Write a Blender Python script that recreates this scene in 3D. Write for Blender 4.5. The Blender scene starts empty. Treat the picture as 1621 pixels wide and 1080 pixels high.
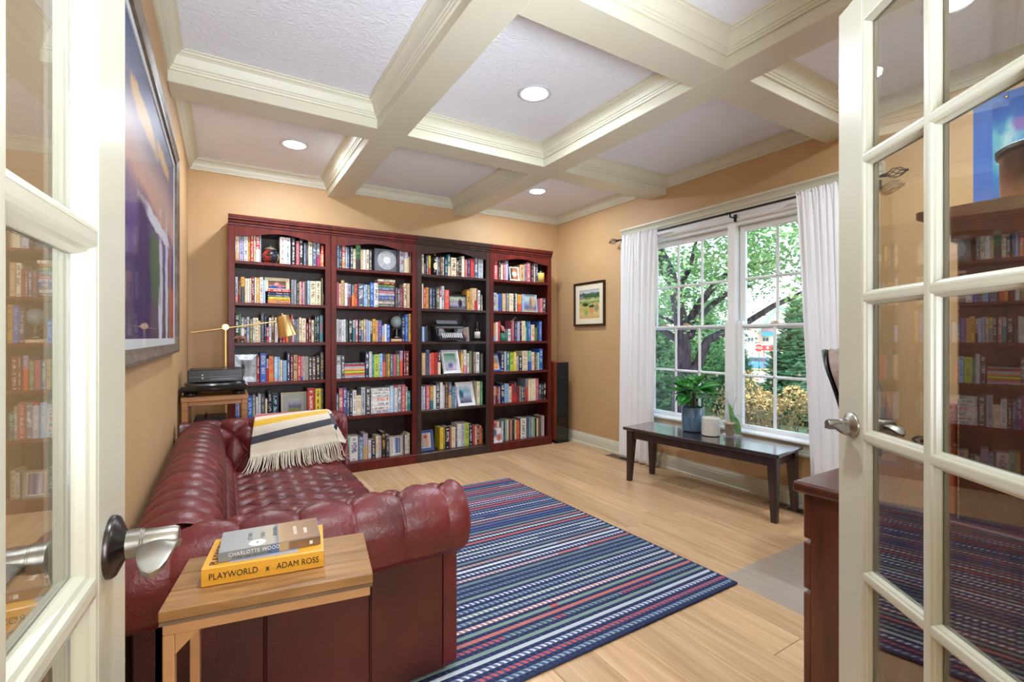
import bpy, math, random
from math import sin, cos, pi, radians, sqrt, atan2, exp
from mathutils import Vector, Matrix
SC = bpy.context.scene
COL = SC.collection
# ------------------------------------------------------------------ camera, light, exposure
H = 1.2
cam = bpy.data.cameras.new('camera'); cam_o = bpy.data.objects.new('camera', cam); COL.objects.link(cam_o)
cam_o.location = (0, 0, H); cam_o.rotation_euler = (pi/2, 0, -radians(31.39))
cam.sensor_width = 36; cam.lens = 748.5/1621*36; cam.shift_y = -6/1621; cam.clip_start = .01; cam.clip_end = 300
SC.camera = cam_o
SC.view_settings.view_transform = 'Standard'; SC.view_settings.look = 'None'
SC.view_settings.gamma = 1; SC.view_settings.use_curve_mapping = False
SC.view_settings.exposure = .66
w = bpy.data.worlds.new('sky'); SC.world = w; w.use_nodes = True
nt = w.node_tree; nt.nodes.clear()
wo = nt.nodes.new('ShaderNodeOutputWorld'); bg = nt.nodes.new('ShaderNodeBackground')
tc = nt.nodes.new('ShaderNodeTexCoord'); sx = nt.nodes.new('ShaderNodeSeparateXYZ')
rp = nt.nodes.new('ShaderNodeValToRGB')
rp.color_ramp.elements[0].position = 0.0; rp.color_ramp.elements[0].color = (.86, .92, 1, 1)
rp.color_ramp.elements[1].position = .55; rp.color_ramp.elements[1].color = (.34, .55, .95, 1)
nt.links.new(tc.outputs['Generated'], sx.inputs[0]); nt.links.new(sx.outputs['Z'], rp.inputs[0])
nt.links.new(rp.outputs[0], bg.inputs[0]); bg.inputs[1].default_value = 1.9
nt.links.new(bg.outputs[0], wo.inputs[0])
sun = bpy.data.lights.new('sun', 'SUN'); sun.energy = 8; sun.angle = .02; sun.color = (1, .95, .86)
so = bpy.data.objects.new('sun', sun); COL.objects.link(so)
so.rotation_euler = Vector((.35, .14, -.93)).to_track_quat('-Z', 'Y').to_euler()
# added fill behind the camera, aimed up through the doorway to brighten the ceiling
hl = bpy.data.lights.new('bounce_fill', 'AREA'); hl.shape = 'RECTANGLE'; hl.size = 1.0; hl.size_y = .8; hl.energy = 52; hl.spread = radians(125); hl.color = (.86, .95, 1.08)
ho = bpy.data.objects.new('bounce_fill', hl); COL.objects.link(ho); ho.location = (.42, -.72, 1.12)
ho.rotation_euler = Vector((.22, .60, .76)).to_track_quat('-Z', 'Y').to_euler()
h2 = bpy.data.lights.new('front_fill', 'AREA'); h2.shape = 'DISK'; h2.size = 1.1; h2.energy = 36; h2.color = (.93, .97, 1.0)  # second added fill behind the camera, brightens the sofa and foreground
h2o = bpy.data.objects.new('front_fill', h2); COL.objects.link(h2o); h2o.location = (.55, -1.9, 1.85); h2o.rotation_euler = Vector((.10, .9, -.14)).to_track_quat('-Z', 'Y').to_euler()
CAN_POWER = 12.5
CAN_COLOR = (.86, .95, 1.06)
# ------------------------------------------------------------------ helpers
def S(h):
    if not isinstance(h, str): return tuple(h)[:3]
    h = h.lstrip('#'); out = []
    for i in (0, 2, 4):
        c = int(h[i:i+2], 16)/255
        out.append(c/12.92 if c <= .04045 else ((c+.055)/1.055)**2.4)
    return tuple(out)
OFF = {}
def thing(name, label, cat, loc=(0, 0, 0), group=None, local=False, kind=None):
    o = bpy.data.objects.new(name, None); COL.objects.link(o); o.location = loc
    o.empty_display_size = .05
    OFF[o.name] = Vector((0, 0, 0)) if local else Vector(loc)
    return tag(o, label, cat, group, kind)
def tag(o, label=None, cat=None, group=None, kind=None):
    if label: o['label'] = label
    if cat: o['category'] = cat
    if group: o['group'] = group
    if kind: o['kind'] = kind
    return o
class B:
    def __init__(s): s.v = []; s.f = []; s.uv = {}
    def add(s, vs, fs, uvs=None):
        n = len(s.v); s.v += [tuple(q) for q in vs]
        for i, f in enumerate(fs):
            if uvs: s.uv[len(s.f)] = uvs[i]
            s.f.append(tuple(n+k for k in f))
        return s
    def box(s, x0, x1, y0, y1, z0, z1, M=None):
        vs = [(x, y, z) for z in (z0, z1) for y in (y0, y1) for x in (x0, x1)]
        if M is not None: vs = [M @ Vector(q) for q in vs]
        return s.add(vs, [(0, 2, 3, 1), (4, 5, 7, 6), (0, 1, 5, 4), (2, 6, 7, 3), (0, 4, 6, 2), (1, 3, 7, 5)])
    def cyl(s, p0, p1, r0, r1=None, n=16, cap=True):
        r1 = r0 if r1 is None else r1
        p0 = Vector(p0); p1 = Vector(p1); d = (p1-p0).normalized()
        a = d.orthogonal().normalized(); b = d.cross(a)
        vs = [p+(a*cos(2*pi*i/n)+b*sin(2*pi*i/n))*r for p, r in ((p0, r0), (p1, r1)) for i in range(n)]
        fs = [(i, (i+1) % n, n+(i+1) % n, n+i) for i in range(n)]
        if cap: fs += [tuple(range(n))[::-1], tuple(range(n, 2*n))]
        return s.add(vs, fs)
    def lathe(s, prof, c=(0, 0, 0), n=24, M=None):
        vs = []
        for r, z in prof:
            for i in range(n):
                a = 2*pi*i/n; q = Vector((r*cos(a), r*sin(a), z))
                if M is not None: q = M @ q
                vs.append(q+Vector(c))
        fs = [(k*n+i, k*n+(i+1) % n, (k+1)*n+(i+1) % n, (k+1)*n+i) for k in range(len(prof)-1) for i in range(n)]
        if prof[0][0] > 1e-5: fs.append(tuple(range(n))[::-1])
        if prof[-1][0] > 1e-5: fs.append(tuple(range((len(prof)-1)*n, len(prof)*n)))
        return s.add(vs, fs)
    def tube(s, pts, r, n=8):
        pts = [Vector(p) for p in pts]; N = len(pts); rr = r if isinstance(r, (list, tuple)) else [r]*N
        a = None; vs = []
        for i, p in enumerate(pts):
            d = (pts[min(i+1, N-1)]-pts[max(i-1, 0)]).normalized()
            a = d.orthogonal().normalized() if a is None else (a-d*a.dot(d)).normalized()
            b = d.cross(a)
            vs += [p+(a*cos(2*pi*k/n)+b*sin(2*pi*k/n))*rr[i] for k in range(n)]
        fs = [(i*n+k, i*n+(k+1) % n, (i+1)*n+(k+1) % n, (i+1)*n+k) for i in range(N-1) for k in range(n)]
        fs += [tuple(range(n))[::-1], tuple(range((N-1)*n, N*n))]
        return s.add(vs, fs)
    def grid(s, fn, nu, nv, uv=True, closed_u=False):
        vs = [fn(i/nu, j/nv) for j in range(nv+1) for i in range(nu+1)]
        fs = []; us = []
        for j in range(nv):
            for i in range(nu):
                k = j*(nu+1)+i
                fs.append((k, k+1, k+nu+2, k+nu+1))
                us.append([(i/nu, j/nv), ((i+1)/nu, j/nv), ((i+1)/nu, (j+1)/nv), (i/nu, (j+1)/nv)])
        return s.add(vs, fs, us if uv else None)
    def prism(s, poly, ax, a0, a1):
        """extrude the 2D polygon along axis ax ('x','y','z'); poly coords are the other two axes in order"""
        def P(p, a): return {'x': (a, p[0], p[1]), 'y': (p[0], a, p[1]), 'z': (p[0], p[1], a)}[ax]
        n = len(poly); vs = [P(p, a0) for p in poly]+[P(p, a1) for p in poly]
        return s.add(vs, [(i, (i+1) % n, n+(i+1) % n, n+i) for i in range(n)]+[tuple(range(n))[::-1], tuple(range(n, 2*n))])
    def ico(s, c, r, M=None, n=12, m=8):
        prof = [(max(1e-6, sin(pi*i/m)), -cos(pi*i/m)) for i in range(m+1)]
        vs = []; 
        for a, z in prof:
            for i in range(n):
                q = Vector((a*cos(2*pi*i/n)*r[0], a*sin(2*pi*i/n)*r[1], z*r[2]))
                if M is not None: q = M @ q
                vs.append(q+Vector(c))
        return s.add(vs, [(k*n+i, k*n+(i+1) % n, (k+1)*n+(i+1) % n, (k+1)*n+i) for k in range(m) for i in range(n)])
    def obj(s, name, mat, parent=None, smooth=False, bevel=0, org=None, seg=1, M=None, flat=None):
        vs = [Vector(q) for q in s.v]
        if M is not None: vs = [M @ q for q in vs]
        o0 = Vector((0, 0, 0))
        if parent is not None:
            off = OFF[parent.name]
            vs = [q-off for q in vs]
        if org is not None:
            o0 = Vector(org) - (OFF[parent.name] if parent is not None else Vector((0, 0, 0)))
            vs = [q-o0 for q in vs]
        me = bpy.data.meshes.new(name); me.from_pydata([tuple(q) for q in vs], [], s.f)
        if s.uv:
            ul = me.uv_layers.new(name='UVMap'); k = 0
            for i, f in enumerate(s.f):
                u = s.uv.get(i)
                for j in range(len(f)):
                    if u: ul.data[k].uv = u[j]
                    k += 1
        me.validate(); me.update()
        if smooth:
            me.polygons.foreach_set('use_smooth', [True]*len(me.polygons))
            if smooth == 'auto':
                for e in []: pass
                try: me.set_sharp_from_angle(angle=radians(40))
                except Exception: pass
        if mat is not None:
            for q in (mat if isinstance(mat, (list, tuple)) else [mat]): me.materials.append(q)
        o = bpy.data.objects.new(name, me); COL.objects.link(o)
        o.location = o0
        if parent is not None:
            o.parent = parent; OFF[o.name] = OFF[parent.name]+o0
        else: OFF[o.name] = o0
        if bevel:
            b = o.modifiers.new('bevel', 'BEVEL'); b.width = bevel; b.segments = seg; b.limit_method = 'ANGLE'; b.angle_limit = radians(35)
        return o
def box(name, mat, parent, x0, x1, y0, y1, z0, z1, bevel=0, org=None, M=None, seg=1):
    return B().box(x0, x1, y0, y1, z0, z1).obj(name, mat, parent, bevel=bevel, org=org, M=M, seg=seg)
# ------------------------------------------------------------------ materials
def newmat(name):
    m = bpy.data.materials.new(name); m.use_nodes = True
    N = m.node_tree.nodes; L = m.node_tree.links
    return m, N, L, N['Principled BSDF']
def setin(b, **k):
    for n, v in k.items():
        n = {'spec': 'Specular IOR Level', 'rough': 'Roughness', 'metal': 'Metallic', 'coat': 'Coat Weight', 'coatr': 'Coat Roughness', 'trans': 'Transmission Weight', 'ior': 'IOR', 'sheen': 'Sheen Weight', 'emit': 'Emission Strength'}[n]
        b.inputs[n].default_value = v
def M_(name, c, rough=.5, c2=None, scale=6, bump=0, bscale=60, stretch=None, detail=4, contrast=(.35, .65), coord='Object', **k):
    """noise-varied principled material"""
    m, N, L, b = newmat(name); setin(b, rough=rough, **k)
    c = S(c); t = N.new('ShaderNodeTexCoord'); src = t.outputs[coord]
    if stretch:
        mp = N.new('ShaderNodeMapping'); mp.inputs['Scale'].default_value = stretch; L.new(src, mp.inputs[0]); src = mp.outputs[0]
    if c2 is not None:
        n = N.new('ShaderNodeTexNoise'); n.inputs['Scale'].default_value = scale; n.inputs['Detail'].default_value = detail
        L.new(src, n.inputs['Vector'])
        r = N.new('ShaderNodeValToRGB'); r.color_ramp.elements[0].position = contrast[0]; r.color_ramp.elements[1].position = contrast[1]
        r.color_ramp.elements[0].color = (*c, 1); r.color_ramp.elements[1].color = (*S(c2), 1)
        L.new(n.outputs['Fac'], r.inputs[0]); L.new(r.outputs[0], b.inputs['Base Color'])
    else: b.inputs['Base Color'].default_value = (*c, 1)
    if bump:
        n2 = N.new('ShaderNodeTexNoise'); n2.inputs['Scale'].default_value = bscale; n2.inputs['Detail'].default_value = 5
        L.new(src, n2.inputs['Vector'])
        bp = N.new('ShaderNodeBump'); bp.inputs['Strength'].default_value = bump; bp.inputs['Distance'].default_value = .01
        L.new(n2.outputs['Fac'], bp.inputs['Height']); L.new(bp.outputs[0], b.inputs['Normal'])
    return m
def wood(name, dark, light, rough=.35, grain=(2, 40, 40), scale=1.5, per_obj=0, coat=0, bump=.05, **k):
    m, N, L, b = newmat(name); setin(b, rough=rough, coat=coat, coatr=.15, **k)
    t = N.new('ShaderNodeTexCoord'); mp = N.new('ShaderNodeMapping'); mp.inputs['Scale'].default_value = grain
    L.new(t.outputs['Object'], mp.inputs[0])
    oi = N.new('ShaderNodeObjectInfo'); va = N.new('ShaderNodeVectorMath'); va.operation = 'SCALE'; va.inputs[0].default_value = (7, 13, 5)
    L.new(oi.outputs['Random'], va.inputs['Scale'])
    ad = N.new('ShaderNodeVectorMath'); L.new(mp.outputs[0], ad.inputs[0]); L.new(va.outputs[0], ad.inputs[1])
    n = N.new('ShaderNodeTexNoise'); n.inputs['Scale'].default_value = scale; n.inputs['Detail'].default_value = 8; n.inputs['Roughness'].default_value = .62; n.inputs['Distortion'].default_value = .5
    L.new(ad.outputs[0], n.inputs['Vector'])
    r = N.new('ShaderNodeValToRGB'); r.color_ramp.elements[0].position = .3; r.color_ramp.elements[1].position = .7
    r.color_ramp.elements[0].color = (*S(dark), 1); r.color_ramp.elements[1].color = (*S(light), 1)
    L.new(n.outputs['Fac'], r.inputs[0]); out = r.outputs[0]
    if per_obj:
        hs = N.new('ShaderNodeHueSaturation'); mr = N.new('ShaderNodeMapRange')
        mr.inputs['To Min'].default_value = 1-per_obj; mr.inputs['To Max'].default_value = 1+per_obj
        L.new(oi.outputs['Random'], mr.inputs['Value']); L.new(mr.outputs[0], hs.inputs['Value']); L.new(out, hs.inputs['Color']); out = hs.outputs[0]
    L.new(out, b.inputs['Base Color'])
    if bump:
        bp = N.new('ShaderNodeBump'); bp.inputs['Strength'].default_value = bump; bp.inputs['Distance'].default_value = .004
        L.new(n.outputs['Fac'], bp.inputs['Height']); L.new(bp.outputs[0], b.inputs['Normal'])
    return m
def glass_mat(name, tint=(.97, .985, .975), boost=1.0):
    m, N, L, b = newmat(name); N.remove(b)
    out = N['Material Output']; tr = N.new('ShaderNodeBsdfTransparent'); tr.inputs[0].default_value = (*tint, 1)
    gl = N.new('ShaderNodeBsdfGlossy'); gl.inputs['Roughness'].default_value = 0.0
    lw = N.new('ShaderNodeLayerWeight'); lw.inputs['Blend'].default_value = .5
    pw = N.new('ShaderNodeMath'); pw.operation = 'POWER'; pw.inputs[1].default_value = 5; L.new(lw.outputs['Facing'], pw.inputs[0])
    ma = N.new('ShaderNodeMath'); ma.operation = 'MULTIPLY_ADD'; ma.use_clamp = True; ma.inputs[1].default_value = .957*boost; ma.inputs[2].default_value = .043*boost
    L.new(pw.outputs[0], ma.inputs[0]); f = ma.outputs[0]; mx = N.new('ShaderNodeMixShader')
    L.new(f, mx.inputs[0]); L.new(tr.outputs[0], mx.inputs[1]); L.new(gl.outputs[0], mx.inputs[2]); L.new(mx.outputs[0], out.inputs[0])
    return m
def clear_mat(name, c, body, rough):
    m, N, L, b = newmat(name); b.inputs['Base Color'].default_value = (*S(c), 1); setin(b, rough=rough)
    tr = N.new('ShaderNodeBsdfTransparent'); mx = N.new('ShaderNodeMixShader'); mx.inputs[0].default_value = body
    L.new(tr.outputs[0], mx.inputs[1]); L.new(b.outputs[0], mx.inputs[2]); L.new(mx.outputs[0], N['Material Output'].inputs[0]); return m
def emit_mat(name, c, st):
    m, N, L, b = newmat(name); b.inputs['Base Color'].default_value = (.8, .8, .8, 1)
    b.inputs['Emission Color'].default_value = (*S(c), 1); b.inputs['Emission Strength'].default_value = st
    return m
def art_mat(name, stops, axis='v', noise=.25, scale=5, rough=.6, extra=None, coat=0, stretch=(1, 1, 1)):
    """painted picture: colour bands along UV, wobbled by noise; extra = list of (u,v,ru,rv,colour,softness) blobs"""
    m, N, L, b = newmat(name); setin(b, rough=rough, coat=coat, coatr=.02, spec=.12 if not coat and rough > .3 else .5)
    uv = N.new('ShaderNodeTexCoord'); sp = N.new('ShaderNodeSeparateXYZ'); L.new(uv.outputs['UV'], sp.inputs[0])
    mp = N.new('ShaderNodeMapping'); mp.inputs['Scale'].default_value = stretch; L.new(uv.outputs['UV'], mp.inputs[0])
    n = N.new('ShaderNodeTexNoise'); n.inputs['Scale'].default_value = scale; n.inputs['Detail'].default_value = 6; L.new(mp.outputs[0], n.inputs['Vector'])
    ma = N.new('ShaderNodeMath'); ma.operation = 'MULTIPLY_ADD'; ma.inputs[1].default_value = noise
    L.new(n.outputs['Fac'], ma.inputs[0]); L.new(sp.outputs['Y' if axis == 'v' else 'X'], ma.inputs[2])
    sb = N.new('ShaderNodeMath'); sb.operation = 'SUBTRACT'; sb.inputs[1].default_value = noise/2; L.new(ma.outputs[0], sb.inputs[0])
    r = N.new('ShaderNodeValToRGB'); e = r.color_ramp.elements
    while len(e) < len(stops): e.new(.5)
    for i, (p, c) in enumerate(stops): e[i].position = p; e[i].color = (*S(c), 1)
    L.new(sb.outputs[0], r.inputs[0]); col = r.outputs[0]
    nb = N.new('ShaderNodeTexNoise'); nb.inputs['Scale'].default_value = scale*2.4; nb.inputs['Detail'].default_value = 8; nb.inputs['Roughness'].default_value = .68; nb.inputs['Distortion'].default_value = .6; L.new(mp.outputs[0], nb.inputs['Vector'])
    for (u, v, ru, rv, c, soft) in (extra or []):
        du = N.new('ShaderNodeVectorMath'); du.operation = 'SUBTRACT'; du.inputs[1].default_value = (u, v, 0); L.new(uv.outputs['UV'], du.inputs[0])
        dv = N.new('ShaderNodeVectorMath'); dv.operation = 'DIVIDE'; dv.inputs[1].default_value = (ru, rv, 1); L.new(du.outputs[0], dv.inputs[0])
        ln = N.new('ShaderNodeVectorMath'); ln.operation = 'LENGTH'; L.new(dv.outputs[0], ln.inputs[0])
        a1 = N.new('ShaderNodeMath'); a1.operation = 'MULTIPLY_ADD'; a1.inputs[1].default_value = 2.0; L.new(nb.outputs['Fac'], a1.inputs[0]); L.new(ln.outputs['Value'], a1.inputs[2])
        mr = N.new('ShaderNodeMapRange'); mr.inputs['From Min'].default_value = 2.0+soft+.12; mr.inputs['From Max'].default_value = 2.0-soft-.12; L.new(a1.outputs[0], mr.inputs['Value'])
        mx = N.new('ShaderNodeMix'); mx.data_type = 'RGBA'; mx.inputs['B'].default_value = (*S(c), 1)
        L.new(mr.outputs[0], mx.inputs['Factor']); L.new(col, mx.inputs['A']); col = mx.outputs['Result']
    L.new(col, b.inputs['Base Color'])
    return m
WALL = M_('wall_paint', 'caa679', .55, 'c6a173', 3, bump=.04, bscale=220)
TRIM = M_('trim_paint', 'd9d6c1', .38, 'd5d2bc', 2)
DOORP = M_('door_paint', 'bfbdab', .3, 'bbb9a7', 2)
WIN = M_('window_white', 'eeeeec', .4)
CEIL, N, L, b = newmat('ceiling_texture'); setin(b, rough=.8); b.inputs['Base Color'].default_value = (*S('ebedf4'), 1)
t = N.new('ShaderNodeTexCoord'); n = N.new('ShaderNodeTexNoise'); n.inputs['Scale'].default_value = 26; n.inputs['Detail'].default_value = 2; n.inputs['Distortion'].default_value = 1.4
r = N.new('ShaderNodeValToRGB'); r.color_ramp.elements[0].position = .47; r.color_ramp.elements[1].position = .56
bp = N.new('ShaderNodeBump'); bp.inputs['Strength'].default_value = .32; bp.inputs['Distance'].default_value = .006
L.new(t.outputs['Object'], n.inputs['Vector']); L.new(n.outputs['Fac'], r.inputs[0]); L.new(r.outputs[0], bp.inputs['Height']); L.new(bp.outputs[0], b.inputs['Normal'])
OAK = wood('oak_plank', 'b88f66', 'dcb78e', .36, (22, 1.3, 10), 1.3, per_obj=.13, bump=.04)
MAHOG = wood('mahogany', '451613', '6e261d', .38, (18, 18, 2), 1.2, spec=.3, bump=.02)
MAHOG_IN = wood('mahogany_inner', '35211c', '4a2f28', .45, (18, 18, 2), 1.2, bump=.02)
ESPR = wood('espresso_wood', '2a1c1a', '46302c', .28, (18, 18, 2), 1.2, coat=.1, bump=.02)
ESPR_T = wood('espresso_top', '1e1414', '34221f', .14, (30, 3, 10), 1.2, coat=1.0, bump=.004)
DESKW = wood('desk_cherry', '3a1a12', '6a3426', .3, (6, 6, 1.2), 1.6, coat=.35, bump=.02)
STANDW = wood('rustic_pine', '8a5630', 'c08a54', .45, (3, 30, 30), 1.2)
RUSTIC = wood('rustic_board', '76542f', 'b68a58', .42, (3, 26, 20), 1.3, per_obj=.12, bump=.08)
BRASS = M_('brushed_brass', 'e2c084', .34, 'd2ac6c', 30, stretch=(1, 1, .05), metal=1)
NICKEL = M_('satin_nickel', '97938a', .36, metal=1)
BRONZE = M_('dark_bronze', '4a4444', .3, metal=1)
TANMETAL = M_('tan_painted_metal', 'c4986a', .4, 'b88c60', 8)
BLACKM = M_('black_metal', '15151a', .35)
BLACKP = M_('black_plastic', '101114', .3)
BLACKG = M_('gloss_black', '0b0c0f', .1, coat=.5)
PAPER = M_('paper_pages', 'e4dac4', .8, 'd6c8ac', 300, stretch=(1, 1, 1))
GLASS = glass_mat('window_glass', (.985, .99, .985))
DGLASS = glass_mat('door_glass', (.95, .965, .945), 2.0)
PGLASS = glass_mat('picture_glass', (1, 1, 1), .12)
# ------------------------------------------------------------------ room shell
XL, XR, YB, YF = -.245, 3.47, 4.635, .09
ZC, ZB = 2.657, 2.506
def structure(o): o['kind'] = 'structure'; return o
fl = structure(box('floor', M_('subfloor', '6a4c34', .7), None, -1.6, XR+.2, -2.6, YB+.15, -.12, -.019))
random.seed(5)
PW = .19; x = XL-.07; i = 0
while x < XR+.02:
    y = -2.5 - random.random()*1.6
    while y < YB:
        Ln = random.choice((1.2, 1.5, 1.8, 2.1))+random.random()*.2
        y0, y1 = max(y, -2.5), min(y+Ln, YB+.02)
        if y1-y0 > .1:
            x1 = min(x+PW, XR+.02)
            o = B().box(x+.0007, x1-.0007, y0+.0007, y1-.0007, -.019, 0).obj('plank', OAK, fl, bevel=.0012, org=((x+x1)/2, (y0+y1)/2, 0))
        y += Ln
    x += PW; i += 1
structure(box('ceiling', CEIL, None, XL-.13, XR+.2, YF-.13, YB+.15, ZC, ZC+.1))
structure(box('wall_back', WALL, None, XL-.13, XR+.2, YB, YB+.13, -.02, ZC))
structure(box('wall_left', WALL, None, XL-.13, XL, YF-.13, YB, -.02, ZC))
WY0, WY1, WZ0, WZ1 = 1.405, 3.477, .465, 2.125
b = B(); b.box(XR, XR+.15, YF-.13, WY0, -.02, ZC); b.box(XR, XR+.15, WY1, YB, -.02, ZC)
b.box(XR, XR+.15, WY0, WY1, -.02, WZ0); b.box(XR, XR+.15, WY0, WY1, WZ1, ZC)
structure(b.obj('wall_right', WALL))
DX0, DX1 = -.165, 1.03
b = B(); b.box(XL-.13, DX0, YF-.13, YF, -.02, ZC); b.box(DX1, XR+.2, YF-.13, YF, -.02, ZC); b.box(DX0, DX1, YF-.13, YF, 2.06, ZC)
structure(b.obj('wall_front', WALL))
# hall behind the doorway
HALLP = M_('hall_paint', 'd8cdb8', .6)
b = B(); b.box(-1.7, -1.6, -2.7, YF-.13, -.02, 2.75); b.box(2.6, 2.7, -2.7, YF-.13, -.02, 2.75); b.box(-1.7, 2.7, -2.7, -2.6, -.02, 2.75)
b.box(-1.7, XL-.13, YF-.14, YF-.03, -.02, 2.75)
structure(b.obj('wall_hall', HALLP))
structure(box('ceiling_hall', HALLP, None, -1.7, 2.7, -2.7, YF-.13, 2.75, 2.85))
# ceiling beams and coffers
AX = [(.823, 1.018), (2.096, 2.292)]; CY = [(1.425, 1.623), (2.966, 3.165)]
for x0, x1 in AX: structure(box('ceiling_beam', TRIM, None, x0, x1, YF, YB, ZB, ZC, bevel=.003))
for y0, y1 in CY:
    for x0, x1 in ((XL, AX[0][0]), (AX[0][1], AX[1][0]), (AX[1][1], XR)):
        structure(box('ceiling_beam', TRIM, None, x0, x1, y0, y1, ZB, ZC, bevel=.003))
CROWN = [(.0, -.092), (.012, -.092), (.015, -.082), (.020, -.080), (.022, -.070), (.028, -.068), (.030, -.060), (.035, -.044), (.044, -.028), (.056, -.018), (.062, -.016), (.064, -.008), (.074, -.006), (.074, 0)]
def loop_trim(x0, x1, y0, y1, prof, zref, name, mat=TRIM):
    b = B(); n = len(prof); vs = []
    for d, z in prof:
        vs += [(x0+d, y0+d, zref+z), (x1-d, y0+d, zref+z), (x1-d, y1-d, zref+z), (x0+d, y1-d, zref+z)]
    b.add(vs, [(k*4+i, k*4+(i+1) % 4, (k+1)*4+(i+1) % 4, (k+1)*4+i) for k in range(n-1) for i in range(4)])
    return structure(b.obj(name, mat))
xs = [(XL, AX[0][0]), AX and (AX[0][1], AX[1][0]), (AX[1][1], XR)]; ys = [(YF, CY[0][0]), (CY[0][1], CY[1][0]), (CY[1][1], YB)]
k = 1
for (x0, x1) in xs:
    for (y0, y1) in ys:
        loop_trim(x0, x1, y0, y1, CROWN, ZC, 'trim_%d' % k); k += 1
# recessed ceiling lights: trim ring, diffuser and the lamp's own light
CANRING = M_('can_ring', 'c9c9cc', .35)
CANGLOW = emit_mat('can_diffuser', 'fffcf6', 16)
for (x, y, lb) in ((.457, 3.905, 'lit round recessed ceiling light in back left coffer above leftmost bookcase'), (1.585, 2.34, 'lit round recessed ceiling light in the middle coffer of the ceiling'),
                   (2.67, 3.89, 'lit round recessed ceiling light in back right coffer above rightmost bookcase'), (2.70, .76, 'lit round recessed ceiling light seen through the right door glass'),
                   (.457, .76, 'lit round recessed ceiling light in near left coffer above the camera')):
    t_ = thing('ceiling_light', lb, 'ceiling light', (x, y, ZC), 'recessed ceiling lights')
    B().lathe([(.100, 0), (.100, -.004), (.092, -.007), (.078, -.006), (.070, 0)], (x, y, ZC), 40).obj('trim_ring', CANRING, t_, smooth=True)
    B().lathe([(.072, -.0005), (.068, -.008), (.05, -.014), (0, -.017)], (x, y, ZC), 40).obj('diffuser', CANGLOW, t_, smooth=True)
    l = bpy.data.lights.new('can_lamp', 'AREA'); l.shape = 'DISK'; l.size = .13; l.energy = CAN_POWER; l.color = CAN_COLOR
    lo = bpy.data.objects.new('can_lamp', l); COL.objects.link(lo); lo.location = (0, 0, -.020); lo.parent = t_
# baseboards
BASE = [(0, 0), (.022, 0), (.022, .012), (.015, .020), (.014, .086), (.011, .092), (.011, .104), (.006, .112), (.004, .126), (0, .126)]
def base_run(name, axis, at, sgn, a0, a1):
    b = B()
    if axis == 'y': b.prism([(at+sgn*d, z) for d, z in BASE], 'y', a0, a1)
    else: b.prism([(at+sgn*d, z) for d, z in BASE], 'x', a0, a1)
    return structure(b.obj(name, TRIM))
base_run('baseboard_right', 'y', XR, -1, YF, YB); base_run('baseboard_left', 'y', XL, 1, YF, YB)
base_run('baseboard_back', 'x', YB, -1, XL, XR)
b = B(); b.prism([(YF+d, z) for d, z in BASE], 'x', DX1+.1, XR); structure(b.obj('baseboard_front', TRIM))
# ------------------------------------------------------------------ windows
def window(n, y0, y1, cols):
    W = thing('window_%d' % n, None, None, ((XR+.07), (y0+y1)/2, .5), kind='structure')
    X0 = 3.53                        # glass plane of the upper sash
    zt, zm, zb = 2.042, 1.285, .515
    b = B(); b.box(XR+.005, XR+.14, y1+.05, y1+.082, .48, 2.125); b.box(XR+.005, XR+.14, y0-.082, y0-.05, .48, 2.125)
    b.box(XR+.005, XR+.14, y0-.082, y1+.082, 2.09, 2.125); b.box(XR+.005, XR+.14, y0-.082, y1+.082, .465, .485)
    b.obj('window_frame', WIN, W, bevel=.002)
    for nm, xx, za, zc in (('upper_sash', X0+.018, zm, zt), ('lower_sash', X0-.018, zb, zm)):
        b = B(); s = .045
        b.box(xx-.016, xx+.016, y0-s, y0, za-.03, zc+.045); b.box(xx-.016, xx+.016, y1, y1+s, za-.03, zc+.045)
        b.box(xx-.0165, xx+.0165, y0-s, y1+s, zc, zc+.045 if nm == 'upper_sash' else zc+.018); b.box(xx-.0165, xx+.0165, y0-s, y1+s, za-(.018 if nm == 'upper_sash' else .03), za)
        so_ = b.obj(nm, WIN, W, bevel=.003)
        zmid = (za+zc)/2; pw = (y1-y0)/cols
        def bar(p0, p1, vert):
            q = .011
            poly = [(-q, -.003), (-.005, -.010), (.005, -.010), (q, -.003), (q, .003), (.005, .010), (-.005, .010), (-q, .003)]
            bb = B()
            if vert: bb.add([(xx+w, p0[0]+u, z) for z in (p0[1], p1[1]) for u, w in poly], [(i, (i+1) % 8, 8+(i+1) % 8, 8+i) for i in range(8)])
            else: bb.add([(xx+w, y, p0[1]+u) for y in (p0[0], p1[0]) for u, w in poly], [(i, (i+1) % 8, 8+(i+1) % 8, 8+i) for i in range(8)])
            bb.obj('muntin', WIN, so_)
        for c in range(1, cols): bar((y0+c*pw, za), (y0+c*pw, zc), True)
        bar((y0, zmid), (y1, zmid), False)
        for c in range(cols):
            for (a, d) in ((za, zmid), (zmid, zc)):
                box('pane', GLASS, so_, xx-.001, xx+.001, y0+c*pw, y0+(c+1)*pw, a, d)
    for yy in ((y0+y1)/2-.12, (y0+y1)/2+.12):
        b = B(); b.box(X0-.035, X0-.002, yy-.03, yy+.03, zm+.018, zm+.026); b.cyl((X0-.018, yy, zm+.026), (X0-.018, yy, zm+.036), .012); b.box(X0-.03, X0-.01, yy-.005, yy+.028, zm+.03, zm+.037)
        b.obj('sash_lock', M_('lock_tan', 'c4ab86', .4), W)
    return W
window(1, 2.393, 3.393, 4); window(2, 1.489, 2.239, 3)
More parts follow.
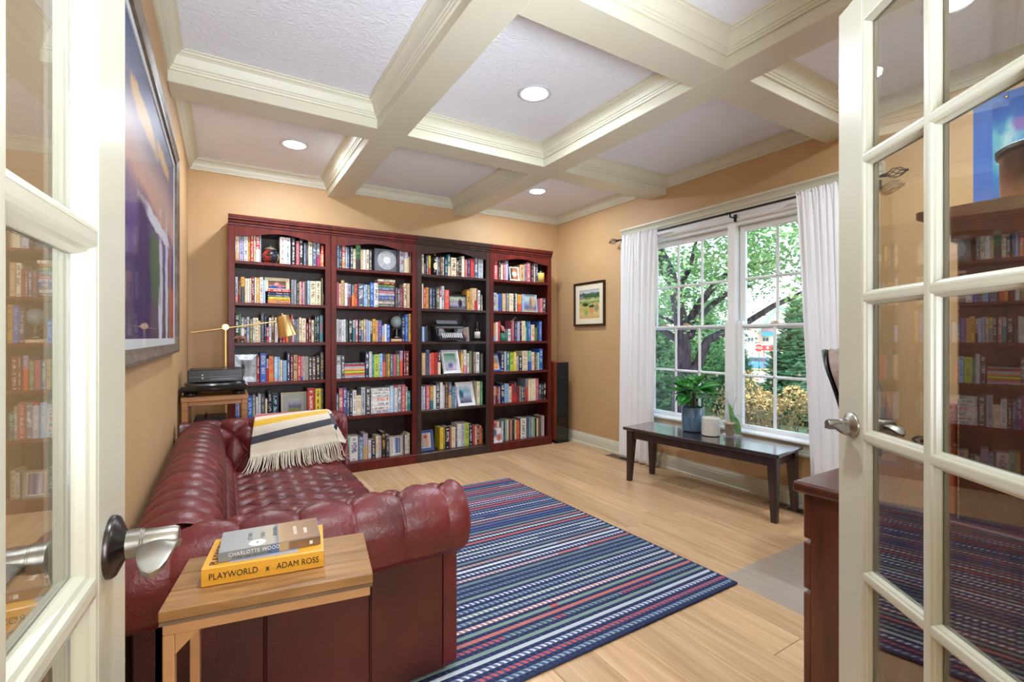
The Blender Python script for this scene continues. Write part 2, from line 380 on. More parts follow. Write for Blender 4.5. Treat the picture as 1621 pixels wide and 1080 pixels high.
# casing, stool, apron and the crown header across both windows
def casing(y0, y1):
    b = B()
    b.prism([(XR-.02, y0), (XR-.02, y0+.012), (XR-.012, y0+.02), (XR-.012, y1-.02), (XR-.016, y1-.012), (XR-.016, y1), (XR+.004, y1), (XR+.004, y0)], 'z', .46, 2.2)
    return b
structure(casing(3.465, 3.535).obj('trim_11', WIN)); structure(casing(1.32, 1.41).obj('trim_12', WIN))
b = B(); b.box(XR-.012, XR+.01, 1.32, 3.535, 2.118, 2.205); b.box(XR-.02, XR-.010, 1.32, 3.535, 2.118, 2.134); b.box(XR-.018, XR-.010, 1.32, 3.535, 2.18, 2.205)
structure(b.obj('trim_13', WIN, bevel=.002))
hp = [(XR+.002, 2.2), (XR-.020, 2.2), (XR-.022, 2.214), (XR-.03, 2.222), (XR-.030, 2.232), (XR-.036, 2.25), (XR-.046, 2.262), (XR-.052, 2.266), (XR-.052, 2.28), (XR+.002, 2.28)]
structure(B().prism(hp, 'y', 1.285, 3.51).obj('trim_14', TRIM))
sp = [(XR+.03, .458), (XR-.055, .458), (XR-.06, .464), (XR-.06, .474), (XR-.055, .48), (XR+.06, .484), (XR+.06, .458)]
structure(B().prism(sp, 'y', 1.33, 3.45).obj('trim_15', WIN))
ap = [(XR+.002, .458), (XR-.02, .458), (XR-.02, .44), (XR-.014, .425), (XR-.014, .385), (XR-.02, .375), (XR-.018, .362), (XR+.002, .362)]
structure(B().prism(ap, 'y', 1.35, 3.43).obj('trim_16', TRIM))
b = B(); b.box(XR-.006, XR+.04, 2.315-.032, 2.315+.032, .48, 2.12); structure(b.obj('trim_17', WIN, bevel=.003))
# ------------------------------------------------------------------ french doors
DT = .036
def french_door(n, hinge, az, width, side):
    """local frame: x along the door from hinge to free edge, y = normal of the face we see, z up"""
    a = radians(az); ex = Vector((sin(a), cos(a), 0)); ey = Vector((ex.y, -ex.x, 0))*side
    D = thing('door_%d' % n, None, None, (hinge[0], hinge[1], 0), local=True, kind='structure')
    D.matrix_world = Matrix(((ex.x, ey.x, 0, hinge[0]), (ex.y, ey.y, 0, hinge[1]), (0, 0, 1, 0), (0, 0, 0, 1)))
    st = .1; mw = .024; zb, zt = .29, 1.965; y0, y1 = -DT, 0
    box('stile', DOORP, D, 0, st, y0, y1, .012, 2.04, bevel=.002); box('stile', DOORP, D, width-st, width, y0, y1, .012, 2.04, bevel=.002)
    box('bottom_rail', DOORP, D, st, width-st, y0, y1, .012, zb); box('top_rail', DOORP, D, st, width-st, y0, y1, zt, 2.04)
    rows = 5; rh = (zt-zb)/rows; cw = (width-2*st)/2; xm = st+cw
    box('muntin', DOORP, D, xm-mw/2+.007, xm+mw/2-.007, y0, y1, zb, zt)
    for r in range(1, rows): box('muntin', DOORP, D, st, width-st, y0+.0004, y1-.0004, zb+r*rh-mw/2+.007, zb+r*rh+mw/2-.007)
    for c in range(2):
        xa = st if c == 0 else xm+mw/2-.007; xb = xm-mw/2+.007 if c == 0 else width-st
        for r in range(rows):
            za = zb+r*rh+(mw/2-.007 if r else 0); zc = zb+(r+1)*rh-(mw/2-.007 if r < rows-1 else 0)
            for sgn in (1, -1):   # moulded glazing bead, both faces
                ym = -DT/2
                prof = [(0, DT/2-.0002), (.004, DT/2-.001), (.006, DT/2-.005), (.010, DT/2-.007), (.013, .004), (.013, .001)]
                vs = []
                for d, h in prof:
                    yy = ym+sgn*h
                    vs += [(xa+d, yy, za+d), (xb-d, yy, za+d), (xb-d, yy, zc-d), (xa+d, yy, zc-d)]
                B().add(vs, [(k*4+i, k*4+(i+1) % 4, (k+1)*4+(i+1) % 4, (k+1)*4+i) for k in range(len(prof)-1) for i in range(4)]).obj('glazing_bead', DOORP, D)
            box('pane', DGLASS, D, xa+.008, xb-.008, -DT/2-.0015, -DT/2+.0015, za+.008, zc-.008)
    # lever handle on the face we see
    hx, hz = width-.06, .982
    def lathe_y(prof, x, z, sg=1):
        Mx = Matrix(((1, 0, 0, 0), (0, 0, sg, 0), (0, 1, 0, 0), (0, 0, 0, 1)))
        return B().lathe(prof, (x, 0 if sg > 0 else -DT, z), 32, Mx)
    hm = BRONZE if n == 1 else NICKEL
    for sg in (1, -1):
        hd = lathe_y([(.0315, 0), (.0315, .003), (.0295, .006), (.017, .012), (.0142, .0145), (0, .0148)], hx, hz, sg).obj('handle', NICKEL if n == 2 else BRONZE, D, smooth='auto')
        lathe_y([(.0145, .0135), (.0145, .026), (.0135, .027), (.0135, .028), (.0125, .029), (.0125, .055), (.0105, .059), (0, .06)], hx, hz, sg).obj('spindle', NICKEL, hd, smooth='auto')
        yb = (.043 if sg > 0 else -DT-.043)
        def lev(u, v):
            x_ = hx-.002-u*.066; wdt = .016*(1-.15*u)*(1 if u < .5 else sqrt(max(0, 1-((u-.5)/.5)**2))*.96+.04)  # tongue, rounded at its end
            return (x_+.010, yb+wdt*2.1*(v-.5), hz-.010+.010*sin(pi*u)-.004*u+.005*(1-u)*cos(pi*(v-.5)))
        lv = B(); lv.grid(lev, 20, 8); lo_ = lv.obj('lever', NICKEL, hd, smooth=True)
        so_ = lo_.modifiers.new('thick', 'SOLIDIFY'); so_.thickness = .007; so_.offset = 0; so_ = lo_.modifiers.new('r', 'BEVEL'); so_.width = .0025; so_.segments = 3
    b = B(); b.cyl((width-.001, -DT/2, hz), (width+.002, -DT/2, hz), .011); b.box(width-.0005, width+.001, -DT/2-.012, -DT/2+.012, hz-.03, hz+.03)
    b.obj('latch_plate', NICKEL, D)
    for z in (.25, 1.03, 1.8):
        B().cyl((-.004, -DT-.002, z-.045), (-.004, -DT-.002, z+.045), .006).obj('hinge', NICKEL, D)
    return D
french_door(1, (-.1348, .118), 3.8, .58, 1)
french_door(2, (.999, .131), 38.0, .61, -1)
# door casing on the room side of the front wall
b = B(); b.box(DX0-.075, DX0, YF-.135, YF+.016, 0, 2.06); b.box(DX1, DX1+.085, YF-.135, YF+.016, 0, 2.06); b.box(DX0-.075, DX1+.085, YF-.135, YF+.016, 2.06, 2.15)
structure(b.obj('trim_18', TRIM, bevel=.003))
# floor registers
def register(cx, cy, rot, lb):
    R_ = thing('floor_register', lb, 'floor vent', (cx, cy, 0), 'metal registers let into the oak floor', local=True)
    R_.rotation_euler.z = rot
    VM = M_('register_metal', '9a8468', .4, metal=.6)
    b = B(); L2, W2 = .15, .055
    b.box(-W2, W2, -L2, -L2+.014, .0005, .005); b.box(-W2, W2, L2-.014, L2, .0005, .005); b.box(-W2, -W2+.014, -L2, L2, .0005, .005); b.box(W2-.014, W2, -L2, L2, .0005, .005); b.box(-W2, W2, -.006, .006, .0005, .005)
    b.obj('frame', VM, R_, bevel=.001)
    box('backing', BLACKM, R_, -W2+.01, W2-.01, -L2+.01, L2-.01, .0003, .0012)
    for i in range(14):
        y = -.128+i*.0197
        if abs(y) > .008: box('slat', BLACKM if y < 0 else VM, R_, -W2+.014, W2-.014, y-.004, y+.004, .001, .004)
register(3.37, 3.46, .04, 'metal floor register beside the left curtain near the speaker')
register(3.385, 1.83, -.03, 'metal floor register under the right end of the dark bench')
# ------------------------------------------------------------------ bookcases
SHZ = [1.81, 1.478, 1.158, .834, .497, .083]
EDGE = [.03, .796, 1.574, 2.368, 3.157]
CASE = ['leftmost', 'second', 'third', 'rightmost']
SHN = ['top', 'second', 'third', 'fourth', 'fifth', 'bottom']
YK = 4.32; ZT = 2.165
CLAB = ['tall mahogany bookcase nearest the corner, behind the turntable stand and brass lamp', 'tall mahogany bookcase second from left, holding the globe',
        'dark espresso brown bookcase third from left, holding the black typewriter', 'tall mahogany bookcase at the right end beside the floor speaker']
for i in range(4):
    x0, x1 = EDGE[i]+.001, EDGE[i+1]-.001
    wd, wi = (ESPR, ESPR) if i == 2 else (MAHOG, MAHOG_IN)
    K = thing('bookcase', CLAB[i], 'bookcase', ((x0+x1)/2, (YK+YB)/2, 0), 'four matching bookcases along the back wall')
    for xa, xb in ((x0, x0+.02), (x1-.02, x1)):
        box('side_panel', wd, K, xa, xb, YK+.012, YB-.004, 0, 2.09)
    for xa, xb in ((x0, x0+.045), (x1-.045, x1)):
        box('face_stile', wd, K, xa, xb, YK, YK+.02, .083, 2.085, bevel=.002)
    box('back_panel', wi, K, x0+.02, x1-.02, YB-.012, YB-.006, .06, 2.09)
    for z in SHZ[:5]:
        box('shelf', wd, K, x0+.0205, x1-.0205, YK+.004, YB-.013, z-.026, z-.001, bevel=.002)
    box('bottom_shelf', wd, K, x0+.0205, x1-.0205, YK+.0, YB-.013, .055, .082)
    box('top_board', wi, K, x0+.0205, x1-.0205, YK+.03, YB-.013, 2.055, 2.09)
    box('plinth', wd, K, x0-.0005, x1+.0005, YK-.012, YK+.02, 0, .083, bevel=.003)
    arc = [(x0+.045, 2.086), (x0+.045, 2.002)]
    for k in range(17):
        t = k/16; s = .5-.5*cos(2*pi*min(1, max(0, (t-.04)/.92)))
        arc.append((x0+.06+(x1-x0-.12)*t, 2.004+.044*s**.8))
    arc += [(x1-.045, 2.002), (x1-.045, 2.086)]
    B().prism(arc[::-1], 'y', YK+.001, YK+.018).obj('arched_valance', wd, K)
    cp = [(YB-.004, 2.088), (YK-.004, 2.088), (YK-.006, 2.10), (YK-.014, 2.108), (YK-.014, 2.122), (YK-.024, 2.132), (YK-.026, 2.142), (YK-.03, 2.146), (YK-.03, ZT), (YB-.004, ZT)]
    B().prism(cp, 'x', x0, x1).obj('crown_moulding', wd, K)
# ------------------------------------------------------------------ books
BOOKM, N, L, b = newmat('book_cover'); setin(b, rough=.42)
def attr(n):
    a = N.new('ShaderNodeAttribute'); a.attribute_name = n; return a
def math_(op, a, b_=None, c=None):
    m = N.new('ShaderNodeMath'); m.operation = op
    for i, q in enumerate((a, b_, c)):
        if q is None: continue
        if isinstance(q, (int, float)): m.inputs[i].default_value = q
        else: L.new(q, m.inputs[i])
    return m.outputs[0]
a1, a2, a3 = attr('c1'), attr('c2'), attr('c3')
uvn = N.new('ShaderNodeTexCoord'); sp_ = N.new('ShaderNodeSeparateXYZ'); L.new(uvn.outputs['UV'], sp_.inputs[0]); U, V = sp_.outputs['X'], sp_.outputs['Y']
split = a3.outputs['Alpha']; seed = a1.outputs['Alpha']
low = math_('MULTIPLY', math_('LESS_THAN', V, split), math_('GREATER_THAN', split, 0.0))
hi = math_('MULTIPLY', math_('GREATER_THAN', V, math_('ADD', split, 1.0)), math_('LESS_THAN', split, -.001))
sel = math_('MAXIMUM', low, hi)
mx = N.new('ShaderNodeMix'); mx.data_type = 'RGBA'; L.new(sel, mx.inputs['Factor']); L.new(a1.outputs['Color'], mx.inputs['A']); L.new(a3.outputs['Color'], mx.inputs['B'])
# printed marks on the spine: rows of small letter-like blocks inside a title zone and an author zone
vv = math_('FLOOR', math_('MULTIPLY', V, 34.0)); uu = math_('FLOOR', math_('MULTIPLY', U, 5.0))
cx_ = N.new('ShaderNodeCombineXYZ'); L.new(vv, cx_.inputs[0]); L.new(uu, cx_.inputs[1]); L.new(math_('MULTIPLY', seed, 97.0), cx_.inputs[2])
wn = N.new('ShaderNodeTexWhiteNoise'); L.new(cx_.outputs[0], wn.inputs['Vector'])
w2 = N.new('ShaderNodeTexWhiteNoise'); w2.noise_dimensions = '1D'; L.new(math_('MULTIPLY', seed, 31.7), w2.inputs['W'])
ts = math_('MULTIPLY_ADD', w2.outputs['Value'], .25, .12); te = math_('MULTIPLY_ADD', seed, .3, .5)
zone = math_('MULTIPLY', math_('GREATER_THAN', V, ts), math_('LESS_THAN', V, te))
zone2 = math_('MULTIPLY', math_('GREATER_THAN', V, math_('ADD', te, .08)), math_('LESS_THAN', V, .92))
cen = math_('LESS_THAN', math_('ABSOLUTE', math_('SUBTRACT', U, .5)), math_('MULTIPLY_ADD', w2.outputs['Value'], .18, .17))
ins = math_('MULTIPLY', math_('MULTIPLY', math_('MAXIMUM', zone, zone2), cen), math_('GREATER_THAN', wn.outputs['Value'], .42))
foot = math_('MULTIPLY', math_('LESS_THAN', math_('ABSOLUTE', math_('SUBTRACT', U, .5)), .2), math_('LESS_THAN', math_('ABSOLUTE', math_('SUBTRACT', V, .055)), .02))
ins = math_('MAXIMUM', ins, foot)
mx2 = N.new('ShaderNodeMix'); mx2.data_type = 'RGBA'; L.new(math_('MULTIPLY', ins, .85), mx2.inputs['Factor']); L.new(mx.outputs['Result'], mx2.inputs['A']); L.new(a2.outputs['Color'], mx2.inputs['B'])
L.new(mx2.outputs['Result'], b.inputs['Base Color'])
PAL = [('cream', 'e6d8b8'), ('white', 'e4e2de'), ('grey', '85888e'), ('charcoal', '44464c'), ('black', '1c1c20'), ('red', 'bd3436'), ('maroon', '7a2830'), ('pink', 'dd8a94'), ('coral', 'e0583e'), ('orange', 'e08438'), ('yellow', 'e4cc3c'), ('gold', 'd8a440'), ('tan', 'c8a276'), ('brown', '6c4c38'), ('navy', '222c50'), ('blue', '3560b8'), ('lightblue', '86b0dc'), ('sky', 'a4c8e8'), ('teal', '237a80'), ('green', '4a8850'), ('lime', 'b8cc48'), ('mint', '94ccb0'), ('purple', '5c4c90'), ('lilac', 'aaa4c8'), ('olive', '7c7a52'), ('slate', '56627a'), ('silver', 'b6bac2'), ('magenta', 'b83060'), ('rose', 'c06070'), ('taupe', 'a49484')]
PAL = [(n, S(c)) for n, c in PAL]
def book_parts(horiz, x0, w, z0, h, ys, dep):
    """returns (cover builder, page builder); thickness axis = x for upright books, z for lying ones"""
    def P(t, l, d): return (x0+l, ys+d, z0+t) if horiz else (x0+t, ys+d, z0+l)
    T, Ln = (h, w) if horiz else (w, h)
    c = B(); k = min(.0022, T*.18); r = min(.004, T*.25)
    # cover: outline in (t, d), extruded along l, open at the fore-edge
    out = [(0, dep), (0, r), (r*.6, .0012), (T/2, 0), (T-r*.6, .0012), (T, r), (T, dep), (T-k, dep), (T-k, r+k), (k, r+k), (k, dep)]
    n = len(out)
    vs = [P(t, 0, d) for t, d in out]+[P(t, Ln, d) for t, d in out]
    fs, us = [], []
    for i in range(n):
        j = (i+1) % n; fs.append((i, j, n+j, n+i))
        if i in (1, 2, 3, 4):
            ua, ub = out[i][0]/T, out[j][0]/T; us.append([(ua, 0), (ub, 0), (ub, 1), (ua, 1)])
        else: us.append([(3, 0), (3, 0), (3, 1), (3, 1)])
    for o_ in (0, n):
        for q in ((0, 1, 9, 10), (1, 2, 3, 9), (3, 4, 8, 9), (4, 5, 8), (5, 6, 7, 8)):
            fs.append(tuple(o_+e for e in q)); us.append([(3, .5)]*len(q))
    c.add(vs, fs, us)
    p = B(); m = .003
    a, e = P(k, m, r+k), P(T-k, Ln-m, dep-.004)
    p.box(min(a[0], e[0]), max(a[0], e[0]), a[1], e[1], min(a[2], e[2]), max(a[2], e[2]))
    return c, p
def paint(me, runs):
    for nm in ('c1', 'c2', 'c3'): me.attributes.new(nm, 'FLOAT_COLOR', 'FACE')
    for q, nm in enumerate(('c1', 'c2', 'c3')):
        buf = []
        for cnt, cols in runs: buf += list(cols[q])*cnt
        me.attributes[nm].data.foreach_set('color', buf)
ORD = 'first second third fourth fifth sixth seventh eighth ninth tenth eleventh twelfth thirteenth fourteenth fifteenth sixteenth seventeenth eighteenth nineteenth twentieth twenty-first twenty-second twenty-third twenty-fourth twenty-fifth twenty-sixth twenty-seventh twenty-eighth twenty-ninth thirtieth thirty-first thirty-second'.split()
